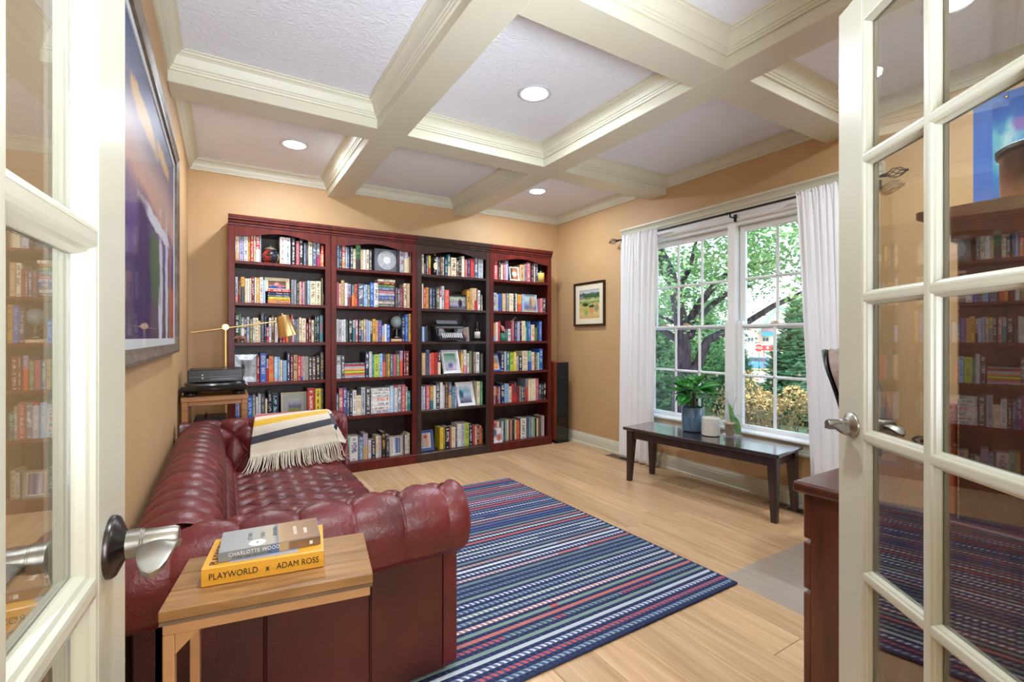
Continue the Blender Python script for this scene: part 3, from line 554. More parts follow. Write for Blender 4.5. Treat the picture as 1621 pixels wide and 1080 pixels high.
BOOKS = '''110 790 264 18100 2180 0 5 12 0.3 1
110 1066 304 18100 2190 23 25 23 0 1
110 1390 290 18100 2250 1 4 1 0 1
110 1700 134 18100 2320 11 13 11 0 1
110 1846 238 18100 2280 5 1 5 0 1
110 2096 114 18100 2300 0 13 0 0 0
110 2240 274 18100 2280 5 1 1 0.45 1
110 2526 84 18100 2290 26 2 26 0 0
110 3990 399 18100 2230 1 5 1 0 1
110 4401 389 18100 2220 1 15 1 0 1
110 4860 310 18100 2270 4 1 4 0 1
110 5230 250 18100 2030 28 7 28 0 1
110 5500 270 18100 2260 4 1 4 0 1
110 5830 180 18100 1930 25 1 25 0 1
110 6030 120 18100 1900 3 2 3 0 0
110 6190 310 18100 2210 0 13 0 0 1
110 6530 320 18100 2190 25 26 25 0 1
110 6880 210 18100 1990 26 3 27 0.5 1
110 7110 80 18100 1190 27 1 27 0 0
110 7210 220 18100 1840 8 1 9 0.6 1
120 790 180 14780 2020 26 3 7 0.3 1
120 990 69 14780 1840 6 12 6 0 0
120 1071 89 14780 1920 13 0 13 0 0
120 1180 250 14780 2050 11 13 3 0.62 1
120 1450 169 14780 1940 0 12 0 0 1
120 1631 173 14780 1950 1 21 1 0 1
120 1816 98 14780 1990 0 8 0 0 0
120 1926 203 14780 2120 6 1 6 0 1
120 2141 118 14780 2060 1 0 1 0 0
120 2271 223 14780 2050 11 0 11 0 1
120 2506 253 14780 2110 1 6 1 0 1
120 2771 149 14780 1900 17 1 17 0 0
121 3110 1680 15733 247 5 1 5 0 1
121 3110 1660 15533 197 14 26 14 0 1
121 3090 1670 15333 197 25 26 25 0 1
121 3140 1630 15093 237 10 24 10 0 1
121 3110 1680 14783 307 9 18 9 0 1
120 4840 209 14780 2060 2 25 2 0 1
120 5061 199 14780 2050 2 26 2 0 1
120 5290 160 14780 1910 4 1 4 0 0
120 5480 109 14780 1920 0 8 0 0 0
120 5601 153 14780 1950 5 1 5 0 0
120 5766 123 14780 1940 23 1 23 0 0
120 5901 189 14780 2000 13 14 13 0 1
120 6120 190 14780 2040 17 25 17 0 1
120 6330 419 14780 2030 0 13 0 0 1
120 6761 429 14780 2050 0 3 0 0 1
120 7250 99 14780 2340 24 2 24 0 0
120 7361 69 14780 1030 6 1 6 0 0
130 790 269 11580 2350 4 1 4 0 1
130 1071 99 11580 2430 19 21 19 0 0
130 1190 229 11580 2020 2 1 1 0.55 1
130 1431 139 11580 2030 3 1 3 0 1
130 1590 190 11580 2060 26 15 26 0 1
130 1810 190 11580 1910 24 0 24 0 1
130 2020 139 11580 1990 1 3 1 0 0
130 2171 248 11580 2000 0 13 0 0 1
130 2431 139 11580 1750 0 2 0 0 0
130 2590 260 11580 2400 3 2 3 0 1
130 2880 119 11580 2310 14 17 14 0 0
130 3011 149 11580 1290 5 1 5 0 0
130 3180 179 11580 2020 1 15 1 0 1
130 3371 199 11580 2250 13 0 13 0 1
130 3610 230 11580 2050 1 26 1 0 1
130 3950 250 11580 1530 6 1 6 0 1
130 4220 219 11580 1530 5 1 5 0 1
130 4451 209 11580 1540 9 5 9 0 1
130 4680 154 11580 1540 4 1 4 0 0
130 4846 123 11580 2310 28 7 28 0 0
130 4981 78 11580 1950 1 2 1 0 0
130 5071 168 11580 1900 25 26 25 0 1
130 5251 179 11580 1960 2 3 2 0 1
130 5450 190 11580 2090 0 4 0 0 1
130 5670 330 11580 2020 0 6 0 0 1
130 6030 160 11580 1640 6 1 6 0 0
130 6210 200 11580 2060 6 1 6 0 1
130 6440 210 11580 1900 0 3 0 0 1
130 6690 174 11580 2330 4 21 4 0 1
130 6876 144 11580 2330 3 1 3 0 1
130 7090 280 11580 2310 18 5 18 0 1
140 2320 170 8340 2200 5 1 5 0 1
140 2540 449 8340 2370 15 26 15 0 1
140 3001 149 8340 1890 26 5 5 0.6 0
140 3170 360 8340 2110 9 5 9 0 1
140 3560 284 8340 2050 17 1 7 0.12 1
140 3856 138 8340 2020 16 1 16 0 0
140 4006 184 8340 1770 0 12 0 0 1
140 4220 290 8340 1720 16 2 16 0 1
140 4530 259 8340 2410 14 1 14 0 1
140 4801 189 8340 2180 6 1 6 0 1
140 5030 299 8340 2180 12 4 12 0 1
140 5341 253 8340 2100 5 0 5 0 1
140 5606 148 8340 2040 7 28 15 0.15 0
140 5766 153 8340 2030 26 2 26 0 0
140 5931 279 8340 2030 29 24 29 0 1
140 6230 249 8340 2000 3 1 3 0 1
140 6491 289 8340 1990 13 1 13 0 1
140 6820 300 8340 2090 4 0 4 0 1
140 7150 270 8340 2350 3 11 3 0 1
150 790 290 4970 1840 23 15 15 0.4 1
150 1660 319 4970 2270 15 17 15 0 1
150 1991 229 4970 2370 2 0 2 0 1
150 2240 144 4970 2190 1 26 1 0 1
150 2396 203 4970 2420 26 1 26 0 1
150 2611 269 4970 2360 3 26 3 0 1
150 2900 160 4970 1990 0 12 0 0 1
150 3110 289 4970 2570 4 26 4 0 1
150 3411 489 4970 2370 14 21 14 0 1
150 6120 580 4970 2670 5 0 5 0 1
150 6740 469 4970 2600 10 4 10 0 1
150 7221 169 4970 2570 24 4 24 0 1
210 8530 169 18100 1980 26 15 26 0 0
210 8711 229 18100 2380 14 17 14 0 1
210 8960 270 18100 2230 8 1 9 0.45 1
210 9250 169 18100 1910 16 1 16 0 0
210 9431 159 18100 1890 25 26 25 0 0
210 9670 229 18100 1980 3 1 3 0 1
210 9911 223 18100 1820 0 28 0 0 1
210 10146 418 18100 2200 19 4 4 0.4 1
210 10576 193 18100 1840 12 0 12 0 1
210 10781 259 18100 1840 1 26 1 0 1
210 11080 239 18100 1850 0 4 0 0 1
210 11331 249 18100 1850 3 1 3 0 1
210 13930 220 18100 1980 4 6 4 0 1
210 14170 410 18100 2270 26 6 26 0 1
210 14620 409 18100 2310 23 0 0 0.6 1
210 15041 88 18100 1590 12 0 12 0 0
210 15141 139 18100 2090 13 12 13 0 0
220 8490 199 14780 2070 28 5 28 0 1
220 8701 168 14780 1950 0 5 0 0 0
220 8881 259 14780 2250 12 13 12 0 1
220 9180 250 14780 2040 1 26 1 0 1
220 9450 259 14780 1970 23 6 6 0.4 1
220 9721 58 14780 1960 1 13 1 0 0
220 9791 238 14780 1920 18 9 9 0.5 1
220 10041 259 14780 1980 8 4 8 0 1
220 10350 489 14780 2030 25 1 25 0 1
220 10851 178 14780 1980 16 1 16 0 0
220 11041 138 14780 1990 17 14 17 0 0
220 11191 218 14780 2000 24 1 24 0 1
220 11421 338 14780 2230 15 17 15 0 1
220 11771 389 14780 2200 1 4 1 0 1
221 12110 1600 17123 227 0 4 0 0 0
221 12110 1600 16873 247 6 11 6 0 0
221 12160 1540 16653 217 19 20 19 0 0
221 12180 1470 16303 347 25 17 25 0 1
221 12180 1470 16063 237 28 26 28 0 0
221 12180 1470 15813 247 26 2 26 0 0
221 12180 1470 15453 357 15 11 15 0 1
221 12180 1470 15333 117 24 12 24 0 0
221 12160 1490 15093 237 1 5 1 0 0
221 12160 1490 14783 307 3 0 3 0 1
220 13740 279 14780 1890 3 28 3 0 1
220 14031 158 14780 1830 25 1 25 0 0
220 14201 158 14780 1890 6 1 6 0 0
220 14371 188 14780 1920 6 28 6 0 0
220 14571 259 14780 2320 0 4 0 0 1
220 14870 300 14780 2340 12 0 12 0 1
230 8490 169 11580 2020 1 26 1 0 1
230 8671 238 11580 1980 26 14 26 0 1
230 8921 188 11580 1960 1 2 1 0 1
230 9121 138 11580 2010 1 26 1 0 0
230 9271 259 11580 1990 4 18 4 0 1
230 9560 280 11580 2040 4 1 4 0 1
230 9890 219 11580 1960 26 18 18 0.65 1
230 10121 219 11580 2010 28 1 28 0 1
230 10400 209 11580 2060 14 1 14 0 1
230 10621 199 11580 1950 10 2 2 0.58 1
230 10840 200 11580 2070 29 1 29 0 1
230 11060 169 11580 2020 23 26 23 0 0
230 11241 198 11580 1940 16 1 16 0 1
230 11451 139 11580 1870 0 4 4 0.4 0
230 11620 279 11580 2080 11 13 11 0 1
230 11911 228 11580 1970 12 8 12 0 1
230 12151 323 11580 2000 22 23 22 0 1
230 12486 233 11580 1490 16 12 12 0.4 0
230 12731 208 11580 1630 1 26 1 0 0
230 12951 299 11580 1610 15 17 15 0 1
231 13360 1000 11583 267 12 0 12 0 0
230 14380 289 11580 2380 14 26 14 0 1
230 14681 319 11580 2580 15 16 15 0 1
230 15040 240 11580 2660 11 13 11 0 1
240 8450 420 8340 2080 2 1 26 0.58 1
240 8890 290 8340 2110 3 1 3 0 1
241 9160 1770 9543 157 25 0 25 0 0
241 9150 1770 9383 157 5 6 5 0 0
241 9150 1770 9263 117 26 23 26 0 0
241 9150 1770 9143 117 1 26 1 0 0
241 9150 1770 8983 157 9 12 9 0 0
241 9150 1770 8773 207 20 10 20 0 0
241 9150 1770 8633 137 9 8 9 0 0
241 9150 1770 8513 117 7 26 7 0 0
241 9150 1790 8343 167 26 15 26 0 0
240 10990 300 8340 2330 14 1 14 0 1
240 11310 279 8340 2350 26 1 26 0 1
240 11601 158 8340 2110 18 21 18 0 0
240 11771 469 8340 2080 20 24 20 0 1
240 12260 300 8340 2140 17 15 17 0 1
240 12580 249 8340 2210 14 8 8 0.6 1
240 12841 198 8340 2090 24 4 24 0 1
240 13051 198 8340 2110 11 4 11 0 1
240 13261 279 8340 2100 25 21 25 0 1
240 13570 280 8340 2050 28 6 28 0 1
240 13880 290 8340 2090 24 21 24 0 1
240 14220 270 8340 2390 23 8 8 0.6 1
240 14560 159 8340 2390 6 1 6 0 0
240 14731 349 8340 2360 6 0 6 0 1
250 8450 210 4970 2070 18 1 18 0 1
250 8680 369 4970 2520 28 0 28 0 1
250 9061 278 4970 2550 22 1 22 0 1
250 9351 238 4970 2240 25 26 25 0 1
250 9601 229 4970 2220 4 1 4 0 1
250 9850 349 4970 2270 1 2 1 0 1
250 10211 388 4970 1790 0 12 0 0 1
250 10611 358 4970 2500 26 25 26 0 1
250 10981 499 4970 2520 3 1 3 0 1
251 11490 1710 7023 287 1 2 1 0 1
251 11500 1700 6743 277 1 3 1 0 1
251 11500 1700 6493 247 1 14 1 0 1
251 11500 1710 6043 447 1 8 1 0 1
251 11490 1720 5673 367 1 25 1 0 1
251 11490 1730 5293 377 1 6 1 0 1
251 11490 1730 4973 317 1 15 1 0 1
250 13230 350 4970 2480 17 1 17 0 1
250 13600 369 4970 2530 26 1 5 -0.1 1
250 13981 358 4970 2530 2 1 2 0 1
250 14351 378 4970 2540 28 0 28 0 1
250 14741 188 4970 2330 29 1 29 0 1
250 14941 289 4970 1900 18 21 18 0 1
260 9140 229 830 2320 12 0 12 0 1
260 9381 328 830 2330 21 19 21 0 1
260 9721 698 830 2200 1 22 1 0 1
260 10431 158 830 2230 25 26 25 0 1
260 10601 239 830 2040 17 14 17 0 1
260 10860 430 830 2350 23 12 12 0.5 1
260 11340 279 830 1700 1 28 1 0 1
260 11631 359 830 1690 14 0 14 0 1
260 12010 240 830 2050 0 12 0 0 1
260 12270 290 830 2000 26 28 26 0 1
260 12580 340 830 2310 4 11 4 0 1
260 12960 440 830 1960 3 26 3 0 1
260 14790 209 830 1800 1 14 1 0 0
260 15011 259 830 1970 0 4 0 0 1
310 16370 189 18100 1920 0 13 0 0 0
310 16571 209 18100 1060 13 2 13 0 0
310 16830 219 18100 1830 25 1 25 0 0
310 17061 229 18100 1860 10 8 8 0.35 1
310 17860 179 18100 1780 26 1 26 0 0
310 18051 179 18100 1770 3 1 3 0 0
310 18260 259 18100 1840 13 12 13 0 1
310 18531 159 18100 1840 1 3 1 0 0
310 18710 349 18100 1750 14 21 14 0 1
310 19071 299 18100 2150 18 0 0 0.45 1
310 19410 570 18100 1870 0 4 0 0 1
310 20000 269 18100 1650 13 1 13 0 1
310 20281 273 18100 1890 4 26 4 0 1
310 20566 314 18100 2110 0 1 0 0 1
310 20900 320 18100 1810 28 12 28 0 1
310 21250 260 18100 1970 14 23 14 0 1
310 21550 450 18100 1940 5 8 5 0 1
310 22040 380 18100 2200 25 1 25 0 1
310 22460 570 18100 2270 26 2 26 0 1
320 16370 130 14780 2380 0 1 0 0 0
320 16520 269 14780 2040 5 0 5 0 1
320 16801 259 14780 2060 11 5 11 0 1
320 17140 280 14780 2020 25 26 25 0 1
320 17470 279 14780 2030 14 26 14 0 1
320 17761 148 14780 2030 4 2 4 0 0
320 17921 268 14780 2020 24 1 24 0 1
320 18201 198 14780 1990 27 1 1 0.6 0
320 18411 279 14780 2280 26 3 26 0 1
320 18750 470 14780 1940 8 7 8 0 1
320 21200 309 14780 2000 11 13 11 0 1
320 21521 268 14780 2210 12 13 12 0 1
320 21801 278 14780 2270 12 0 12 0 1
320 22091 178 14780 2260 0 5 5 0.45 0
320 22281 138 14780 2250 13 5 5 0.4 0
320 22431 289 14780 2080 1 4 1 0 1
320 22740 114 14780 1650 3 1 3 0 0
320 22866 124 14780 1610 19 0 0 0.35 0
330 16370 264 11580 1450 16 1 16 0 0
330 16646 134 11580 1440 14 25 14 0 0
340 16350 380 8340 2140 12 0 12 0 1
340 16760 379 8340 2440 25 14 25 0 1
340 17151 148 8340 2060 7 28 7 0 0
340 17311 338 8340 2140 8 5 8 0 1
340 17661 358 8340 2160 5 4 5 0 1
340 18031 289 8340 2380 4 0 0 0.5 1
340 20520 279 8340 2110 11 0 11 0 1
340 20811 319 8340 2370 1 2 7 0.35 1
340 21220 209 8340 2010 1 29 1 0 0
340 21441 289 8340 2230 24 2 24 0 1
340 21750 179 8340 2090 4 13 4 0 0
340 21941 268 8340 2150 29 13 29 0 1
340 22221 379 8340 2120 1 4 1 0 1
340 22690 330 8340 1980 3 24 3 0 1
350 16310 159 4970 2270 26 2 26 0 0
350 16481 249 4970 2240 23 1 23 0 1
350 16750 420 4970 2320 28 0 28 0 1
350 17230 309 4970 2240 11 18 18 0.38 1
350 17551 268 4970 2280 1 0 1 0 1
350 17831 398 4970 2560 3 1 3 0 1
350 18241 288 4970 2560 1 26 1 0 1
350 18541 189 4970 2280 26 1 26 0 1
350 18790 319 4970 2580 13 12 13 0 1
350 19121 348 4970 2540 25 12 12 0.5 1
350 19481 318 4970 2160 18 26 18 0 1
350 19811 259 4970 2060 23 15 23 0 1
350 22340 340 4970 2450 0 2 0 0 1
350 22710 310 4970 2450 19 21 19 0 1
360 18370 379 830 2170 10 9 10 0 1
360 18761 213 830 2140 24 11 24 0 1
360 18986 453 830 2170 4 1 4 0 1
360 19451 173 830 2100 28 13 28 0 0
360 19636 424 830 2070 0 11 0 0 1
360 20090 169 830 1800 25 23 25 0 0
360 20271 468 830 2350 1 26 1 0 1
360 20751 338 830 2360 26 2 26 0 1
360 21101 479 830 2340 20 24 20 0 1
360 21610 389 830 2230 14 1 14 0 1
360 22011 278 830 2020 5 28 5 0 1
360 22301 178 830 1950 0 7 0 0 0
360 22491 269 830 1900 6 1 6 0 1
360 22780 289 830 1920 9 18 9 0 1
360 23081 99 830 1650 6 1 6 0 0
410 24270 580 18100 2100 5 1 5 0 1
410 24890 280 18100 2060 4 1 4 0 1
410 25190 249 18100 1770 0 12 0 0 0
410 25451 263 18100 1870 28 12 28 0 1
410 25726 374 18100 2100 23 26 23 0 1
410 27540 599 18100 1810 12 13 12 0 1
410 28151 298 18100 1930 2 4 2 0 1
410 28461 459 18100 2140 28 0 28 0 1
410 28980 439 18100 2100 4 7 4 0 1
410 29431 159 18100 2090 0 2 0 0 0
410 29610 360 18100 2260 3 23 3 0 1
420 24250 449 14780 1910 26 4 26 0 1
420 24711 108 14780 1750 0 12 0 0 0
420 24831 419 14780 1840 15 14 15 0 1
420 25320 460 14780 1880 12 0 12 0 1
420 25880 270 14780 1930 2 26 2 0 1
420 26220 570 14780 1930 0 29 0 0 1
420 26820 209 14780 2110 4 1 4 0 0
420 27041 179 14780 1940 1 26 1 0 0
420 27320 480 14780 1880 11 8 8 0.45 1
420 27870 270 14780 1860 17 15 17 0 0
420 30280 309 14780 1570 7 5 7 0 0
420 30601 429 14780 1630 3 1 3 0 1
430 24190 340 11580 1920 9 12 16 0.3 1
430 24550 279 11580 2000 1 7 1 0 1
430 24841 289 11580 2110 5 8 5 0 1
430 26110 320 11580 1310 1 4 1 0 0
430 26510 320 11580 2200 28 29 28 0 1
430 26910 309 11580 2080 14 26 14 0 1
430 27231 349 11580 2090 23 26 23 0 1
430 27610 189 11580 1930 4 12 4 0 0
430 27811 478 11580 2200 0 12 0 0 1
430 28301 88 11580 1530 21 1 21 0 0
430 28401 238 11580 2150 18 19 18 0 0
430 28651 329 11580 2180 15 17 15 0 1
430 29050 430 11580 1810 0 8 0 0 1
430 29550 249 11580 1500 19 5 19 0 0
430 29811 269 11580 1920 14 19 14 0 0
430 30110 400 11580 2220 15 26 15 0 1
440 25190 409 8340 1960 14 1 14 0 1
440 25611 258 8340 2150 26 23 26 0 1
440 25881 319 8340 2110 18 1 18 0 1
440 26340 390 8340 1960 20 19 20 0 1
440 26750 349 8340 2080 10 0 10 0 1
440 27111 298 8340 1620 26 4 26 0 0
440 27421 468 8340 1610 4 1 4 0 1
440 27901 719 8340 2160 0 29 0 0 1
440 28740 379 8340 2170 21 15 15 0.45 1
440 29131 359 8340 2020 0 28 0 0 1
440 29530 289 8340 1890 13 1 13 0 1
440 29831 298 8340 1960 21 26 21 0 1
440 30141 449 8340 2380 15 17 15 0 1
450 24210 259 4970 1850 26 3 26 0 1
450 24481 238 4970 1760 9 6 6 0.5 0
450 24731 208 4970 1790 6 0 6 0 0
450 24951 179 4970 1780 23 22 23 0 0
450 25190 429 4970 2110 14 0 14 0 1
450 25631 543 4970 2030 16 2 16 0 1
450 26186 318 4970 1720 0 4 0 0 1
450 26516 294 4970 1990 5 6 5 0 1
450 26830 339 4970 2180 3 5 5 0.35 1
450 27181 318 4970 1690 6 4 6 0 1
450 27511 238 4970 1680 29 3 29 0 0
450 27761 268 4970 1660 25 1 25 0 0
450 28041 239 4970 1650 3 12 3 0 0
450 28310 320 4970 2470 2 5 5 0.6 1
450 28660 569 4970 2390 0 12 0 0 1
450 29241 428 4970 2410 1 10 1 0 1
450 29681 349 4970 2450 28 7 28 0 1
450 30090 369 4970 1800 3 26 3 0 1
450 30471 229 4970 1810 4 26 4 0 0
450 30720 310 4970 1920 4 1 4 0 1
460 24400 499 830 2230 7 6 7 0 1
460 24911 289 830 2150 0 1 0 0 1
460 25430 259 830 2160 26 1 26 0 1
460 25701 208 830 2120 25 14 25 0 0
460 25921 208 830 2200 21 2 21 0 0
460 26141 198 830 2220 0 1 0 0 0
460 26351 138 830 2160 6 5 6 0 0
460 26501 298 830 2220 29 7 29 0 1
460 26811 268 830 2110 4 13 4 0 1
460 27091 238 830 2090 0 19 0 0 0
460 27341 388 830 2100 8 9 8 0 1
460 27741 118 830 2180 4 2 4 0 0
460 27871 749 830 2240 1 3 1 0 1
460 28660 339 830 2130 25 18 25 0 1
460 29011 198 830 2190 16 26 16 0 0
460 29221 108 830 2090 4 1 4 0 0
460 29341 169 830 2120 0 1 0 0 0
460 29570 230 830 2200 21 19 21 0 0
460 29860 169 830 2070 4 13 4 0 0
460 30041 248 830 2030 0 12 0 0 0
460 30301 328 830 2230 13 24 13 0 1
460 30641 278 830 2290 26 7 26 0 1
460 30931 99 830 2270 1 26 1 0 0'''
RB = random.Random(11); cnt = {}; nst = {}
rows_ = [l.split() for l in BOOKS.split('\n')]
for r_ in rows_:
    if r_[0][2] == '1': nst[r_[0]] = nst.get(r_[0], 0)+1
rest, restp, rest_runs = B(), B(), []
for r_ in rows_:
    u, s, hz = int(r_[0][0])-1, int(r_[0][1])-1, int(r_[0][2])
    x0, w_, z0, h_ = [float(q)/1e4 for q in r_[1:5]]
    if w_ < .006: continue
    n1, n2, n3 = [int(q) for q in r_[5:8]]; spl = float(r_[8]); keep = r_[9] == '1'
    key = r_[0]; cnt[key] = cnt.get(key, 0)+1; no = cnt[key]
    ys = (4.385 if s == 5 else 4.350)+RB.uniform(-.004, .006); dep = min(.215, max(.1, h_*.68))+RB.uniform(-.01, .01)
    if hz: dep = .155
    cv, pg = book_parts(hz, x0, w_, z0+.0005, h_-.0008, ys, dep)
    sd = RB.random()
    cols = [(*PAL[n1][1], sd), (*PAL[n2][1], 1), (*PAL[n3][1], spl)]
    if not keep:
        rest.add(cv.v, cv.f, [cv.uv[i] for i in range(len(cv.f))]); rest_runs.append((len(cv.f), cols)); restp.add(pg.v, pg.f); continue
    org = (x0+w_/2, ys+dep/2, z0)
    o = cv.obj('book', BOOKM, None, org=org); paint(o.data, [(len(cv.f), cols)])
    pg.obj('pages', PAPER, o)
    T = h_ if hz else w_
    size = ('thick ' if T > .043 else 'thin ' if T < .021 else '') if hz else ('tall ' if h_ > .24 else 'short ' if h_ < .16 else 'thick ' if T > .043 else 'thin ' if T < .021 else '')
    size = size.replace('tall', 'tall')
    cn = lambda q: PAL[q][0].replace('lightblue', 'light-blue')
    col = cn(n1) + ((' and %s' % cn(n3)) if n3 != n1 else '')
    if hz: lb = '%s%s book lying %s from the top of its stack, %s shelf, %s bookcase' % (size, col, ORD[no-1], SHN[s], CASE[u])
    else: lb = '%s%s book standing %s from left, %s shelf, %s bookcase' % (size, col, ORD[no-1], SHN[s], CASE[u])
    tag(o, lb, 'book', ('stacked books on the %s shelf of the %s bookcase' if hz else 'books on the %s shelf of the %s bookcase') % (SHN[s], CASE[u]))
o = rest.obj('narrow_books', BOOKM, None, org=(1.6, 4.45, 1)); paint(o.data, rest_runs)
tag(o, 'remaining narrow books standing between the larger ones on all bookcase shelves', 'books', None, 'stuff')
restp.obj('pages', PAPER, o)
# ------------------------------------------------------------------ framed pictures and ornaments on the shelves
SILVERF = M_('silver_frame', 'c4c6ca', .3, 'aeb0b6', 60, metal=.5)
WHITEF = M_('white_frame', 'e0e0de', .4); DARKF = M_('dark_frame', '1c1a1c', .35); BLUEF = M_('blue_frame', '2e4c84', .4, '3a5a94', 9)
CREAMF = M_('cream_frame', 'd8ccae', .5, 'cabd9c', 14); MATW = M_('mat_board', 'e8e6e0', .8); MATC = M_('cream_mat', 'e6dcc0', .8); TAUPEF = M_('taupe_frame', 'a49a90', .35, '8e857c', 30)
def frame(name, lb, cat, x, y, z, w, h, lean, fw, fm, mb, mm, pm, yaw=0, dpt=.016, glass=True, group=None, easel=True, normal=None):
    """bottom-centre at (x, y, z), facing -y before yaw; leaning back by lean degrees"""
    F = thing(name, lb, cat, (x, y, z), group, local=True)
    Mx = Matrix.Rotation(-radians(lean), 4, 'X')
    def ring(a, b_, y0, y1, yi, mat, nm):
        w2, h0, h1 = w/2, 0, h
        o = [(-w2+a, a), (w2-a, a), (w2-a, h-a), (-w2+a, h-a)]; i = [(-w2+b_, b_), (w2-b_, b_), (w2-b_, h-b_), (-w2+b_, h-b_)]
        vs = [(p[0], y1, p[1]) for p in o]+[(p[0], y0, p[1]) for p in o]+[(p[0], yi, p[1]) for p in i]+[(p[0], y1, p[1]) for p in i]
        fs = [(k*4+q, k*4+(q+1) % 4, ((k+1) % 4)*4+(q+1) % 4, ((k+1) % 4)*4+q) for k in range(4) for q in range(4)]
        return B().add(vs, fs).obj(nm, mat, F, M=Mx)
    ring(0, fw, -dpt, 0, -dpt*.7, fm, 'frame')
    def quad(a, yy, mat, nm):
        w2 = w/2
        return B().add([(-w2+a, yy, a), (w2-a, yy, a), (w2-a, yy, h-a), (-w2+a, yy, h-a)], [(0, 1, 2, 3)], [[(0, 0), (1, 0), (1, 1), (0, 1)]])
    if mb: ring(fw*.9, fw+mb, -dpt*.45, -dpt*.2, -dpt*.45, mm, 'mat_board')
    b_ = quad(fw+mb*.9, -dpt*.3, pm, 'picture'); b_.obj('picture', pm, F, M=Mx)
    bk = B().box(-w/2+.003, w/2-.003, -.002, .002, .003, h-.003); bk.obj('backing', DARKF, F, M=Mx)
    if glass: quad(fw*.8, -dpt*.6, PGLASS, 'glass').obj('glass', PGLASS, F, M=Mx)
    if easel and lean > 3:
        B().add([(-.012, .002, h*.62), (.012, .002, h*.62), (.018, h*.28, .0), (-.018, h*.28, .0), (-.012, .005, h*.62), (.012, .005, h*.62), (.018, h*.28+.003, .0), (-.018, h*.28+.003, .0)],
                [(0, 1, 2, 3), (7, 6, 5, 4), (0, 4, 5, 1), (2, 6, 7, 3), (1, 5, 6, 2), (0, 3, 7, 4)]).obj('easel_back', DARKF, F) if False else None
    F.rotation_euler.z = radians(yaw)
    return F
SG = 'framed pictures standing on the bookcase shelves'
FAM = art_mat('family_photo', [(0, '3a5a8a'), (.25, '24508c'), (.35, 'b88070'), (.6, '6a4c44'), (.8, '8a6a58'), (1, '5a4a40')], 'v', .5, 4, extra=[(.48, .55, .14, .3, 'd8a090', .1), (.62, .35, .15, .25, 'c06a70', .1), (.35, .25, .2, .12, '2450a0', .08)])
frame('photo_frame', 'cream framed family photo standing on stacked books, second shelf, leftmost bookcase', 'photo frame', .382, 4.385, 1.478+.10, .185, .115, 6, .026, CREAMF, 0, MATW, FAM, group=SG)
frame('photo_frame', 'square silver framed engraving behind turntable, fourth shelf, leftmost bookcase', 'photo frame', .158, 4.40, .834, .165, .225, 8, .045, M_('pewter_frame', 'b4b8bc', .3, '8e949c', 40, metal=.3, contrast=(.4, .6)), 0, MATW,
      art_mat('engraving', [(0, '8a8c90'), (.4, 'b8bcc2'), (.7, '9aa0a8'), (1, 'c8ccd0')], 'u', .6, 7, extra=[(.2, .4, .2, .4, '4a5058', .1)]), group=SG)
frame('photo_frame', 'silver framed landscape with grey mat, fifth shelf, leftmost bookcase', 'photo frame', .52, 4.40, .497, .215, .235, 6, .012, CREAMF, .045, M_('grey_mat', 'a8acb0', .7, 'b8b8a8', 4), art_mat('small_landscape', [(0, '8a8250'), (.3, 'a09a68'), (.45, '6a7088'), (.7, 'a8a8b8'), (1, 'c8c4b8')], 'v', .35, 5), group=SG)
frame('photo_frame', 'silver framed portrait photo, bottom shelf, second bookcase from left', 'photo frame', 1.388, 4.375, .083, .135, .19, 5, .016, TAUPEF, .006, MATW, art_mat('portrait_photo', [(0, 'a88a78'), (.3, 'd8d8e0'), (.55, '3a5088'), (.8, '8898b0'), (1, '704a40')], 'u', .3, 4), group=SG)
frame('photo_frame', 'black framed group photo among books, second shelf, dark brown bookcase', 'photo frame', 2.025, 4.37, 1.478, .215, .155, 7, .017, DARKF, 0, MATW, art_mat('group_photo', [(0, '383848'), (.3, 'a89ab0'), (.6, '8c8c84'), (.8, 'b8c0a8'), (1, '6a7a70')], 'v', .5, 7, extra=[(.65, .4, .12, .35, '20243c', .1)]), group=SG)
frame('photo_frame', 'white silver framed photo leaning back, fourth shelf, dark brown bookcase', 'photo frame', 1.953, 4.36, .834, .19, .245, 20, .02, SILVERF, .012, MATW, art_mat('garden_photo', [(0, 'a8a0b8'), (.35, 'c8c0d8'), (.6, '9ab8b0'), (.85, '84a890'), (1, '508070')], 'v', .4, 5, extra=[(.5, .3, .2, .14, '7078a0', .15)]), group=SG)
frame('photo_frame', 'white framed seascape photo leaning back, fifth shelf, dark brown bookcase', 'photo frame', 2.118, 4.36, .497, .195, .25, 20, .024, WHITEF, .008, MATW, art_mat('sea_photo', [(0, '4a4860'), (.2, '787c98'), (.45, 'b8c8dc'), (.7, '8cb4c8'), (1, 'd8dce0')], 'v', .35, 4, extra=[(.15, .5, .22, .22, '3a6a80', .12)]), group=SG)
frame('photo_frame', 'blue framed double photo standing on the bottom shelf of the dark brown bookcase', 'photo frame', 1.704, 4.41, .083, .155, .2, 12, .028, BLUEF, .004, MATW, art_mat('child_photo', [(0, 'c86a68'), (.3, '98c0b0'), (.6, 'd88880'), (1, 'e0d8c8')], 'u', .5, 4, extra=[(.45, .75, .2, .12, 'a84840', .1)]), group=SG)
frame('photo_frame', 'white bordered playing-card print leaning back, top shelf, rightmost bookcase', 'photo frame', 2.695, 4.365, 1.81, .125, .155, 10, .012, WHITEF, .004, MATW, art_mat('clock_print', [(0, '7a3a28'), (.5, 'b87040'), (1, 'a0604c')], 'u', .7, 6, extra=[(.15, .5, .16, .5, '2c3828', .1), (.55, .5, .3, .22, 'e4dcd4', .05), (.55, .5, .12, .08, 'a8a098', .05)]), group=SG)
